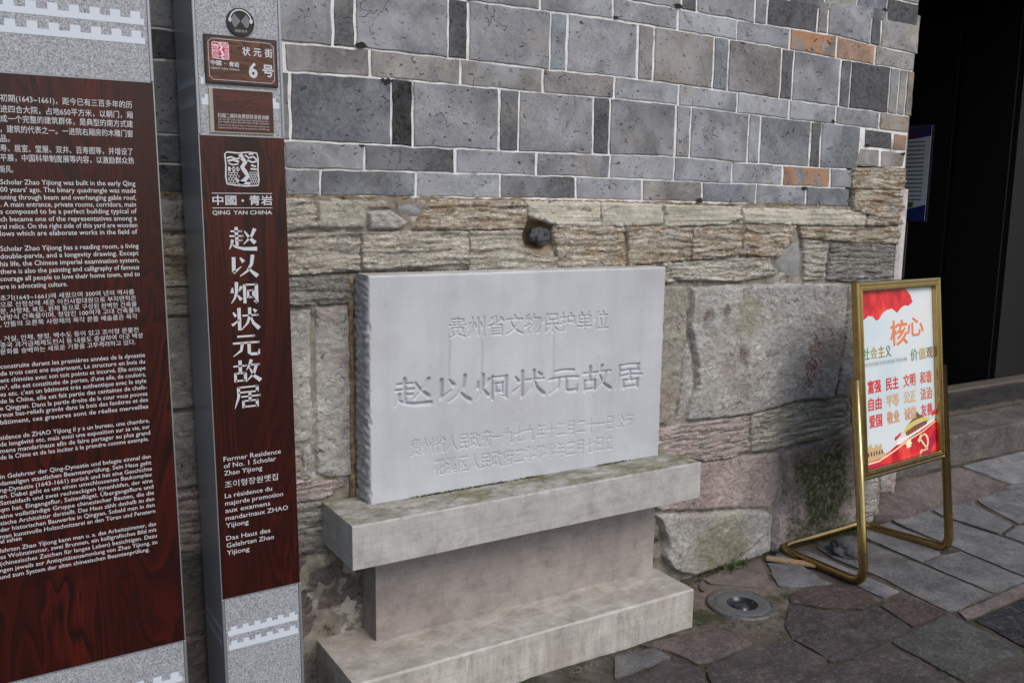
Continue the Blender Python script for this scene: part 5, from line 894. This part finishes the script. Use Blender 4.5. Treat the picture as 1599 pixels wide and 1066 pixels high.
# things fixed to the pillar
def pillar_child_empty(name, x, z, label, cat):
    e = empty(name, (x, PY - .001, z), label, cat); e.rotation_euler = (0, -TILT, 0); return e
bd = pillar_child_empty('audio_guide_badge', .6525, 2.008, 'small round black badge with white headphones mark above the street number plate', 'badge')
def disc(r_, y0, y1, n=40):
    mb = MB(); mb.v = [(r_ * math.cos(2 * math.pi * k / n), y, r_ * math.sin(2 * math.pi * k / n)) for y in (y0, y1) for k in range(n)]
    mb.f = [tuple(range(n))] + [(k, k + n, (k + 1) % n + n, (k + 1) % n) for k in range(n)]; return mb
put(disc(.0355, -.005, 0).build('disc', M['black'], bevel=.001), bd)
mb = MB()
ribbon(mb, [(.027 * math.cos(a), .027 * math.sin(a) + .003) for a in np.linspace(.12, math.pi - .12, 20)], .0032, -.0056)
for sgn in (-1, 1): mb.add([(sgn * .0268 + .0042 * math.cos(k), -.0057, .004 + .006 * math.sin(k)) for k in np.linspace(0, 6.28, 11)[:-1]], [tuple(range(10))])
put(mb.build('headphones', M['letter']), bd)
mb = MB()
for sgn in (-1, 1):
    for q in range(1, 8):
        r_ = .003 * q; pts = [(sgn * r_ * math.cos(a), .002 + r_ * math.sin(a)) for a in np.linspace(-.85, .85, 9)]; ribbon(mb, pts, .0018, -.0056)
put(mb.build('sound_waves', mat('grey_print', (.25, .25, .26), .5)), bd)
mb = MB(); lay(mb, '语音导览', -.016, .016, -.0225, .0075, -.0056, .01); put(mb.build('caption', mat('dim_print', (.3, .3, .3), .5)), bd)

ap = pillar_child_empty('street_number_plate', .6525, 1.911, 'brown wood-grain street number plate with white border, red seal and large figure six', 'number plate')
put(MB().box(-.0935, .0935, -.006, 0, -.0605, .0605).build('plate', M['black'], bevel=.001), ap)
put(MB().box(-.0885, .0885, -.0066, -.0058, -.0555, .0555).build('wood_print', M['plate']), ap)
mb = MB(); bx, bz, c_ = .0835, .0505, .008
loop = []
for (sx_, sz_) in ((1, 1), (-1, 1), (-1, -1), (1, -1)):
    arc = [(sx_ * bx, sz_ * (bz - c_)), (sx_ * (bx - c_ * .35), sz_ * (bz - c_ * .75)), (sx_ * (bx - c_ * .75), sz_ * (bz - c_ * .35)), (sx_ * (bx - c_), sz_ * bz)]
    loop += arc if sx_ * sz_ > 0 else arc[::-1]
ribbon(mb, loop + [loop[0]], .0011, -.0072); put(mb.build('border_line', M['letter']), ap)
mb = MB(); mb.add([(-.074, -.0070, .000), (-.033, -.0070, .000), (-.031, -.0070, .004), (-.031, -.0070, .038), (-.034, -.0070, .041), (-.073, -.0070, .041), (-.076, -.0070, .037), (-.076, -.0070, .004)], [tuple(range(8))])
put(mb.build('seal_ground', M['pinkred']), ap)
mb = MB(); seal(mb, -.0535, .0215, .044, -.0074); put(mb.build('seal_emblem', mat('pale_pink_print', (.72, .55, .60), .5)), ap)
mb = MB()
for s_, a, b in (('状', .002, .022), ('元', .031, .051), ('街', .060, .080)): lay(mb, s_, a, b, .0245, .0235, -.0074, .03)
lay(mb, '6', .018, .038, -.021, .052, -.0074, .045); lay(mb, '号', .053, .081, -.0205, .034, -.0074, .035)
lay(mb, '中國', -.079, -.053, -.0095, .0135, -.0074, .03); lay(mb, '青岩', -.033, -.008, -.0105, .0135, -.0074, .03)
mb.add([(-.0435 + .0015 * math.cos(k), -.0074, -.0095 + .0015 * math.sin(k)) for k in np.linspace(0, 6.28, 7)[:-1]], [tuple(range(6))])
lay(mb, 'QING YAN CHINA', -.079, -.007, -.0225, .0062, -.0074, .01)
put(mb.build('lettering', M['letter']), ap)

qp = pillar_child_empty('scan_notice_plate', .651, 1.786, 'clear acrylic notice plate with dark red print and small white lines of text', 'notice plate')
put(MB().box(-.084, .081, -.004, 0, -.058, .0545).build('acrylic_sheet', M['pale'], bevel=.001), qp)
put(MB().box(-.0735, .0805, -.0052, -.0041, -.0535, .0525).build('dark_print', M['plate2']), qp)
mb = MB(); lay(mb, '扫描二维码免费获取语音讲解', -.064, .068, -.0145, .0125, -.0058, .02)
lay(mb, 'Scan the QR code to get free audio interpretation here', -.064, .068, -.0235, .0062, -.0058, .004)
lay(mb, '음성 해설을 무료로 들으려면 큐알 코드를 스캔하세요', -.064, .068, -.0305, .0058, -.0058, .004)
lay(mb, "Scannez le code QR pour obtenir l'interprétation audio gratuite", -.064, .068, -.0375, .0058, -.0058, .004)
lay(mb, 'Scannen Sie den QR-Code für die kostenlose Audioführung', -.064, .068, -.0445, .0058, -.0058, .004)
put(mb.build('lettering', mat('dim_white_print', (.42, .40, .40), .5)), qp)

# ------------------------------------------------------------------ information board
BX, BY = .4375, -.35
brd = empty('information_board', (BX, BY, 0), 'wide dark red wood information board covered in small white multilingual text', 'information board')
def UB(x, z): return (x - BX) + (z - 1.1) * math.sin(TILT)
BL = -1.05
put(MB().box(BL, -.004, .004, .10, -.1, 2.55).build('side_casing', M['side'], bevel=.003), brd)
put(MB().box(BL, -.0085, -.001, .0035, 1.8365, 2.55).build('granite_panel', M['granite']), brd)
put(MB().box(BL, -.0085, -.001, .0035, -.1, .391).build('granite_panel', M['granite']), brd)
put(MB().box(BL, -.005, -.004, .0035, .3945, 1.8325).build('wood_panel', M['wood']), brd)
for z0, z1 in ((-.1, .3925), (1.835, 2.55)): put(MB().box(-.0082, .0, -.0025, .012, z0, z1).build('edge_trim', M['edge'], bevel=.0025), brd)
put(MB().box(-.0045, -.001, -.0035, .012, .393, 1.8345).build('edge_trim', M['edge'], bevel=.001), brd)
for z in (.3927, 1.8345): put(MB().box(BL, -.0085, -.0035, .0034, z - .0012, z + .0012).build('joint_trim', M['edge']), brd)
for zs in ((1.966, 1.922), (.2785, .235)):
    mb = MB()
    for z in zs: crenel(mb, BL + .03, -.0155, z, .0440, .0215, .0145, .0155, -.0016)
    put(mb.build('battlement_band', M['white']), brd)
for key, size in (('chinese', .0172), ('english', .0158), ('korean', .0138), ('french', .0150), ('german', .0146)):
    mb = MB()
    for s_, a, b, z in BOARD_TEXT[key]: lay(mb, s_, UB(a, z), UB(b, z), z, size * 1.04, -.0046, {'english': .006, 'french': .005, 'german': .005}.get(key, .002), 2)
    put(mb.build(key + '_paragraph', M['letter']), brd)
brd.rotation_euler = (0, -TILT, 0); brd.location = (BX + math.sin(TILT) * 1.1, BY, 0)

# ------------------------------------------------------------------ poster stand
SX, SY, YAW, LEAN = 3.112, -.492, math.radians(4.3), math.radians(6.8)
st = empty('poster_stand', (SX, SY, 0), 'leaning brass poster stand with bent tube foot holding a white and red slogan poster', 'poster stand')
st.rotation_euler = (0, 0, YAW)
SW = .68
def lean(p):      # (s across, n out to the front, t up the board)
    s_, n_, t_ = p; return (s_, t_ * math.sin(LEAN) - n_ * math.cos(LEAN), t_ * math.cos(LEAN) + n_ * math.sin(LEAN))
B0, B1 = .448, 1.272
F0, F1 = .016, SW - .016
prof = [(-.0, -.018), (0., .008), (.003, .0115), (.009, .0125), (.013, .0085), (.0155, .0085), (.0185, .0125), (.027, .0125), (.030, .0085), (.033, .0085), (.036, .011), (.039, .008), (.040, .0), (.040, -.012)]
mb = MB(); m = len(prof)
for ci, (cs, ct, ds, dt) in enumerate(((F0, B0, 1, 1), (F1, B0, -1, 1), (F1, B1, -1, -1), (F0, B1, 1, -1))):
    for a, h in prof: mb.v.append(lean((cs + ds * a, h, ct + dt * a)))
for c in range(4):
    for k in range(m - 1): a = c * m + k; b = ((c + 1) % 4) * m + k; mb.f.append((a, b, b + 1, a + 1))
put(mb.build('ridged_frame', M['gold']), st)
mb = MB(); v8 = [lean(p) for p in ((F0 + .005, -.016, B0 + .005), (F1 - .005, -.016, B0 + .005), (F1 - .005, -.016, B1 - .005), (F0 + .005, -.016, B1 - .005), (F0 + .005, -.012, B0 + .005), (F1 - .005, -.012, B0 + .005), (F1 - .005, -.012, B1 - .005), (F0 + .005, -.012, B1 - .005))]
mb.add(v8, [(0, 3, 2, 1), (4, 5, 6, 7), (0, 1, 5, 4), (1, 2, 6, 5), (2, 3, 7, 6), (3, 0, 4, 7)]); put(mb.build('back_panel', M['dark']), st)
# bent tube: down the left leg, back, across, forward and up the right leg
def path_round(pts, r_, n=9):
    out = [Vector(pts[0])]
    for i in range(1, len(pts) - 1):
        p, a, b = Vector(pts[i]), Vector(pts[i - 1]), Vector(pts[i + 1]); da = (a - p).normalized(); db = (b - p).normalized()
        s0, s1 = p + da * r_, p + db * r_
        for k in range(n + 1):
            t = k / n; out.append(s0 * (1 - t) ** 2 + p * 2 * t * (1 - t) + s1 * t ** 2)
    out.append(Vector(pts[-1])); return out
R0 = .018
legtop = lean((0, -.004, .872)); base = R0
pts = [(.0, legtop[1], legtop[2]), (.0, -.004, base), (.035, .452, base), (SW - .035, .430, base), (SW, -.004, base), (SW, legtop[1], legtop[2])]
pth = path_round(pts, .075)
mb = MB(); ns = 20; nrm = Vector((1, 0, 0)); n_ = len(pth)
for i, p in enumerate(pth):
    t = (pth[min(i + 1, n_ - 1)] - pth[max(i - 1, 0)]).normalized(); nrm = (nrm - t * nrm.dot(t)).normalized(); bn = t.cross(nrm)
    for k in range(ns):
        a = 2 * math.pi * k / ns; rr = 1 - .06 * (k % 5 == 0)
        mb.v.append(tuple(p + nrm * (.0155 * rr * math.cos(a)) + bn * (.0205 * rr * math.sin(a))))
for i in range(n_ - 1):
    for k in range(ns): mb.f.append((i * ns + k, (i + 1) * ns + k, (i + 1) * ns + (k + 1) % ns, i * ns + (k + 1) % ns))
mb.f += [tuple(range(ns)), tuple(range((n_ - 1) * ns, n_ * ns))]
put(mb.build('bent_tube_foot', M['gold'], smooth=True), st)
# the poster
PW, PH = F1 - F0 - .076, B1 - B0 - .076
def pf(u, v, h=-.0115): return lean((F0 + .038 + u * PW, h, B1 - .038 - v * PH))
def pcol(name, c, r_=.4): return mat(name, c, r_)
m_pp = mat('poster_sheet_print', (.75, .8, .82), .35, 0, .4); g = G(m_pp)
g.col(g.ramp(g.noise(g.pos(), 3.2, 3, .5), (.35, (.50, .60, .63)), (.55, (.60, .65, .66)), (.7, (.64, .65, .64))))
mb = MB(); mb.add([pf(0, 0), pf(1, 0), pf(1, 1), pf(0, 1)], [(0, 1, 2, 3)]); sheet = put(mb.build('poster', m_pp), st)
def shape(name, polys, mt, h=-.0110, par=sheet):
    for q in polys:
        o = MB().add([pf(u, v, h) for u, v in q], [tuple(range(len(q)))]).build(name, mt); o.parent = par
def ptext(mb, s_, u0, u1, vc, h, bold, hh=-.0105, slant=0.):
    sh = bold * .8 if bold > .012 else 0.
    if sh: bold = 0.
    v, f = text_mesh(s_, 1., bold, 3); a, b = v[:, 0].min(), v[:, 0].max()
    k = sh * h
    for i, (du, dv) in enumerate(((0, 0), (k * 1.3, 0), (-k * 1.3, 0), (0, k), (0, -k)) if sh else ((0, 0),)):
        mb.add([pf(u0 + du + (x - a) / (b - a) * (u1 - u0) + slant * (y - .34) * h, vc + dv - (y - .34) * h, hh + i * .00004) for x, y in v], f)
m_red = mat('poster_red', (.62, .03, .035), .35); g = G(m_red); g.col(g.ramp(g.noise(g.pos(9, 1, 5, .5), 1.6, 2), (.35, (.40, .012, .022)), (.55, (.66, .03, .035)), (.72, (.80, .10, .07))))
flag = [(0, 0), (.62, 0), (.69, .045), (.715, .085), (.66, .105), (.60, .10), (.54, .118), (.50, .14), (.43, .112), (.36, .118), (.30, .135), (.26, .165), (.22, .172), (.17, .145), (.12, .14), (.07, .158), (0, .17)]
shape('red_flag', [flag], m_red)
mb = MB(); ptext(mb, '核', .40, .63, .262, .155, .022); ptext(mb, '心', .63, .86, .235, .125, .022); o = mb.build('orange_title', pcol('poster_orange', (.72, .20, .07))); o.parent = sheet
for s_, u0, u1, v_, c in (('社', .035, .115, .355, (.10, .28, .16)), ('会', .13, .215, .355, (.42, .32, .08)), ('主', .23, .31, .355, (.40, .25, .08)), ('义', .325, .40, .355, (.12, .20, .14)), ('价', .665, .765, .40, (.14, .30, .18)), ('值', .78, .88, .40, (.48, .34, .07)), ('观', .89, .985, .40, (.22, .15, .06))):
    mb = MB(); ptext(mb, s_, u0, u1, v_, .074, .02); o = mb.build('slogan_character', pcol('poster_ink', c)); o.parent = sheet
shape('ruled_line', [[(.03, .402), (.62, .402), (.62, .4035), (.03, .4035)], [(.03, .427), (.62, .427), (.62, .4285), (.03, .4285)]], pcol('poster_grey', (.3, .33, .34)))
mb = MB(); ptext(mb, 'SHE HUI ZHU YI HE XIN JIA ZHI GUAN', .04, .61, .4145, .02, .005); o = mb.build('pinyin_line', pcol('poster_grey_text', (.25, .3, .32))); o.parent = sheet
rows = [('富强', '民主', '文明', '和谐'), ('自由', '平等', '公正', '法治'), ('爱国', '敬业', '诚信', '友善')]
pal = [[(.62, .03, .03), (.60, .04, .04), (.60, .10, .06), (.60, .14, .06)], [(.60, .05, .04), (.62, .38, .22), (.64, .40, .20), (.58, .16, .09)], [(.62, .04, .04), (.60, .28, .14), (.62, .33, .18), (.60, .08, .08)]]
for r_ in range(3):
    for c in range(4):
        u0 = .085 + c * .235; v_ = .545 + r_ * .098
        mb = MB(); ptext(mb, rows[r_][c], u0, u0 + .165, v_, .078, .03); o = mb.build('value_word', pcol('poster_word', pal[r_][c])); o.parent = sheet
# red ribbon hills, gate tower, wall tower, star burst, emblem
shape('red_ribbon', [[(0, 1), (0, .955), (.08, .945), (.2, .955), (.34, .93), (.48, .895), (.60, .875), (.75, .86), (.88, .83), (1, .80), (1, 1)]], m_red)
shape('ribbon_highlight', [[(.02, .968), (.2, .965), (.4, .93), (.6, .888), (.8, .86), (1, .815), (1, .822), (.8, .868), (.6, .898), (.4, .94), (.2, .975), (.02, .978)]], pcol('poster_cream', (.85, .62, .42)), -.0105)
shape('ribbon_shade', [[(0, 1), (.06, .975), (.2, .985), (.3, 1)], [(.78, 1), (.86, .93), (1, .86), (1, .93), (.9, 1)]], pcol('poster_deep_red', (.42, .015, .05)), -.0106)
shape('gate_roof', [[(.52, .848), (.60, .80), (.67, .775), (.73, .735), (.76, .755), (.86, .782), (.92, .79), (.90, .803), (.8, .80), (.7, .812), (.6, .838)]], pcol('poster_gold_roof', (.62, .48, .12)))
shape('gate_roof', [[(.60, .80), (.67, .775), (.73, .735), (.76, .757), (.84, .775), (.78, .779), (.7, .785)]], pcol('poster_green_shade', (.13, .10, .05)), -.0106)
shape('gate_body', [[(.56, .843), (.7, .815), (.82, .803), (.88, .805), (.86, .825), (.72, .848), (.58, .868)]], pcol('poster_brown', (.16, .075, .035)), -.0106)
shape('gate_column', [[(.58 + k * .045, .845 - k * .006), (.592 + k * .045, .843 - k * .006), (.592 + k * .045, .861 - k * .006), (.58 + k * .045, .863 - k * .006)] for k in range(6)], pcol('poster_column', (.5, .12, .05)), -.0102)
shape('gate_terrace', [[(.42, .905), (.46, .875), (.56, .868), (.9, .815), (.98, .80), (.98, .815), (.8, .848), (.6, .882), (.5, .905)]], pcol('poster_white_terrace', (.78, .74, .68)), -.0107)
shape('small_flag', [[(.93, .762), (.985, .745), (.995, .775), (.95, .785)], [(.41, .862), (.50, .835), (.50, .852), (.42, .878)]], m_red, -.0104)
shape('wall_tower', [[(0, .965), (0, .87), (.05, .865), (.05, .875), (.08, .875), (.08, .865), (.11, .865), (.11, .885), (.15, .885), (.15, .872), (.18, .872), (.18, .885), (.21, .885), (.21, .875), (.235, .875), (.235, .91), (.27, .93), (.30, .955)]], pcol('poster_sand', (.52, .38, .20)), -.0108)
shape('wall_window', [[(.02 + k * .035, .91 + .006 * (k % 2)), (.035 + k * .035, .905), (.035 + k * .035, .93), (.02 + k * .035, .935)] for k in range(7)] + [[(0, .875), (.045, .885), (.04, .925), (0, .93)]], pcol('poster_maroon', (.12, .03, .06)), -.0103)
star = [( .60 + (.05 if k % 2 == 0 else .03) * math.cos(k * math.pi / 8), .915 + (.032 if k % 2 == 0 else .02) * math.sin(k * math.pi / 8)) for k in range(16)]
shape('star_burst', [star], pcol('poster_glow', (.88, .80, .52)), -.0101)
m_em = pcol('poster_emblem_gold', (.74, .56, .33))
mb = MB()
def pr_(pts, w, h=-.0100):
    v, f = stripv(pts, w); mb.add([pf(.81 + x * .74, .93 + y * .74 * PW / PH, h) for x, y in v], f)
pr_([(.085 * math.cos(a), .085 * math.sin(a)) for a in np.linspace(-2.0, 1.9, 22)], [.008 + .026 * math.sin(math.pi * k / 21) for k in range(22)])     # blade of the sickle
pr_([(-.03, .075), (-.075, .105)], .03)                                                # its handle
pr_([(-.065, -.045), (.075, .085)], .026)                                              # shaft of the hammer
pr_([(-.10, -.02), (-.035, -.085)], .042)                                              # head of the hammer
o = mb.build('emblem', m_em); o.parent = sheet

# ------------------------------------------------------------------ small things on the ground
o = rock('loose_stone', (3.375, -.215, .03), (.088, .075, .042), M['S'], 9, .35, (.075, .072, .075, 0), .03)
tag(o, 'rounded dark grey stone lying on the paving under the poster stand', 'stone')
gl = empty('ground_light', (2.605, -.305, gz_(2.605, -.305) - .0015), 'round sunken ground light with grey metal rim and dark centre beside the plinth', 'ground light')
def lathe(prof, mt, name, par, n=64, smooth=True):
    mb = MB(); m = len(prof)
    for k in range(n):
        a = 2 * math.pi * k / n
        for r_, z in prof: mb.v.append((r_ * math.cos(a), r_ * math.sin(a), z))
    for k in range(n):
        for j in range(m - 1): mb.f.append((k * m + j, ((k + 1) % n) * m + j, ((k + 1) % n) * m + j + 1, k * m + j + 1))
    o = mb.build(name, mt, smooth=smooth); o.parent = par; return o
m_rim = mat('dull_cast_rim', (.2, .2, .2), .5, .3); g = G(m_rim); g.col(g.ramp(g.noise(g.pos(), 30, 7, .7), (.3, (.06, .056, .05)), (.7, (.16, .155, .145))))
lathe([(.142, -.02), (.142, .001), (.137, .0035), (.118, .003), (.112, .0005)], m_rim, 'outer_rim', gl)
lathe([(.112, .0005), (.108, .0035), (.098, .0045), (.070, .003), (.062, .0)], mat('scuffed_glass_ring', (.085, .088, .09), .4, 0, .4), 'inner_ring', gl)
lathe([(.0622, .0), (.058, -.006), (.046, -.02), (.0, -.024)], mat('lamp_well', (.015, .017, .02), .2), 'lamp_well', gl)
lathe([(.030, -.016), (.022, -.006), (.008, -.002), (.0005, -.001)], mat('lamp_bulb_glass', (.03, .033, .037), .15, 0, .5), 'lens', gl, 32)
for k in range(6):
    a = k * math.pi / 3 + .3; s_ = MB(); s_.v = [(.125 * math.cos(a) + .005 * math.cos(b), .125 * math.sin(a) + .005 * math.sin(b), .0062) for b in np.linspace(0, 6.28, 9)[:-1]]; s_.f = [tuple(range(8))]
    put(s_.build('screw', M['edge']), gl)
# crescent mortar mark in the cement, built as a low arc
mb = MB(); pts = []
for a in np.linspace(.2, 2.6, 26): pts.append((2.665 + .125 * math.cos(a + .35), -.16 + .10 * math.sin(a + .35)))
for i, (x, y) in enumerate(pts):
    z = gz_(x, y); mb.v += [(x * 1.0, y, z - .01), (x, y, z + .006), (2.665 + (x - 2.665) * .95, -.16 + (y + .16) * .95, z + .006), (2.665 + (x - 2.665) * .95, -.16 + (y + .16) * .95, z - .01)]
for i in range(len(pts) - 1):
    for k in range(3): mb.f.append((i * 4 + k, i * 4 + k + 1, i * 4 + k + 5, i * 4 + k + 4))
tag(mb.build('mortar_crescent', m_rim), 'thin grey crescent of mortar in the cement behind the ground light', 'ring')
mw_ = mat('weathered_wood_chip', (.30, .21, .12), .8); g = G(mw_); g.col(g.ramp(g.noise(g.pos(3, 60, 1), 2, 5), (.3, (.2, .13, .07)), (.7, (.38, .28, .17))))
mb = MB().box(0, .21, -.02, .02, 0, .012); o = mb.build('wood_offcut', mw_, bevel=.002); o.location = (2.985, -.082, .006); o.rotation_euler = (0, 0, math.radians(-52))
tag(o, 'short flat strip of tan wood on the paving beside the tube foot', 'wood strip')
# moss, grit and weeds
def blades(name, spots, mt, label, h=(.006, .014), w=.002, cat=None):
    mb = MB()
    for (x, y, z, sx_, sy_, n, ang, hs) in spots:
        for _ in range(n):
            a, b = random.gauss(0, sx_), random.gauss(0, sy_); px = x + a * math.cos(ang) - b * math.sin(ang); py = y + a * math.sin(ang) + b * math.cos(ang); pz = z if z is not None else gz_(px, py) - .004
            t = random.uniform(0, 6.28); hh = random.uniform(*h) * hs; ww = w * random.uniform(.7, 1.6) * (1 + hs * .3); lx, ly = random.gauss(0, .5) * hh, random.gauss(0, .5) * hh
            mb.add([(px - ww * math.cos(t), py - ww * math.sin(t), pz), (px + ww * math.cos(t), py + ww * math.sin(t), pz), (px + lx + ww * .6 * math.cos(t), py + ly + ww * .6 * math.sin(t), pz + hh * .6), (px + lx * 1.6, py + ly * 1.6, pz + hh)], [(0, 1, 2), (0, 2, 3)])
    o = mb.build(name, mt); tag(o, label, kind='stuff'); return o
m_moss = mat('moss_green', (.045, .06, .012), .95); g = G(m_moss); g.col(g.ramp(g.noise(g.pos(), 30, 5, .7), (.3, (.018, .024, .008)), (.7, (.075, .085, .02))))
m_weed = mat('weed_green', (.045, .085, .015), .8)
sp_ = []
def seam(p, q, n, sd=.006, hs=.7):
    L = math.hypot(q[0] - p[0], q[1] - p[1]); k = max(1, int(L / .05)); ang = math.atan2(q[1] - p[1], q[0] - p[0])
    for i in range(k):
        t = (i + .5) / k; x = p[0] + (q[0] - p[0]) * t; y = p[1] + (q[1] - p[1]) * t
        if nz(x * 4, y * 4, 2) < -.12: continue
        sp_.append((x, y, None, .025, sd, int(n * (1 + nz(x * 9, y * 9))), ang, hs))
for ck, poly in SLABS:
    n = len(poly)
    for i in range(n):
        a, b = poly[i], poly[(i + 1) % n]
        if nz(a[0] * 3, a[1] * 3, 7) > -.02: seam(a, b, 45, .006, .45)
for x in np.arange(2.45, 3.85, .05): sp_.append((x, -.035 + .01 * nz(x * 9), None, .03, .012, 60, 0, .8 + .4 * nz(x * 6)))
for x in np.arange(1.1, 2.3, .04):
    if nz(x * 6, 1.5) > -.15: sp_.append((x, TY - .004, .592, .02, .003, 40, 0, .7))
for x in np.arange(1.1, 2.3, .04): sp_.append((x, -.012, 1.331, .02, .004, 22, 0, .8))
blades('moss', sp_, m_moss, 'dark green moss in the paving joints and along the stone edges', (.003, .009), .0022)
blades('weeds', [(2.80, -.06, None, .02, .012, 45, 0, 1.6), (2.87, -.05, None, .02, .012, 45, .3, 1.6), (2.75, -.07, None, .015, .01, 25, 0, 1.2), (3.14, -.06, None, .03, .014, 60, 0, 1.2)], m_weed, 'small bright green weeds sprouting at the foot of the wall', (.008, .018), .003)
m_grit = mat('grit', (.16, .13, .10), .95); mb = MB()
for _ in range(900):
    t = rnd(); x = 1.7 + .9 * t if rnd() < .75 else random.uniform(2.2, 4.4); y = -.36 - abs(random.gauss(0, .022)) if x < 2.31 else random.uniform(-.7, -.05)
    if x > 2.31 and rnd() < .6: continue
    z = gz_(x, y) + (-.004 if x < 2.31 else .004); r_ = random.uniform(.0015, .0045)
    mb.add([(x - r_, y, z), (x + r_ * .4, y - r_, z), (x + r_ * .5, y + r_, z), (x, y, z + r_ * 1.1)], [(0, 1, 3), (1, 2, 3), (2, 0, 3)])
for _ in range(2600):
    x = random.uniform(1.2, 5.0); y = random.uniform(-1.3, 0.02); 
    if nz(x * 3, y * 3, 8) < -.05 or (x < 2.36 and y > -.36): continue
    z = gz_(x, y) + .004; r_ = random.uniform(.001, .0032)
    mb.add([(x - r_, y, z), (x + r_ * .4, y - r_, z), (x + r_ * .5, y + r_, z), (x, y, z + r_ * .9)], [(0, 1, 3), (1, 2, 3), (2, 0, 3)])
tag(mb.build('grit', m_grit), 'loose sandy grit along the foot of the plinth', kind='stuff')
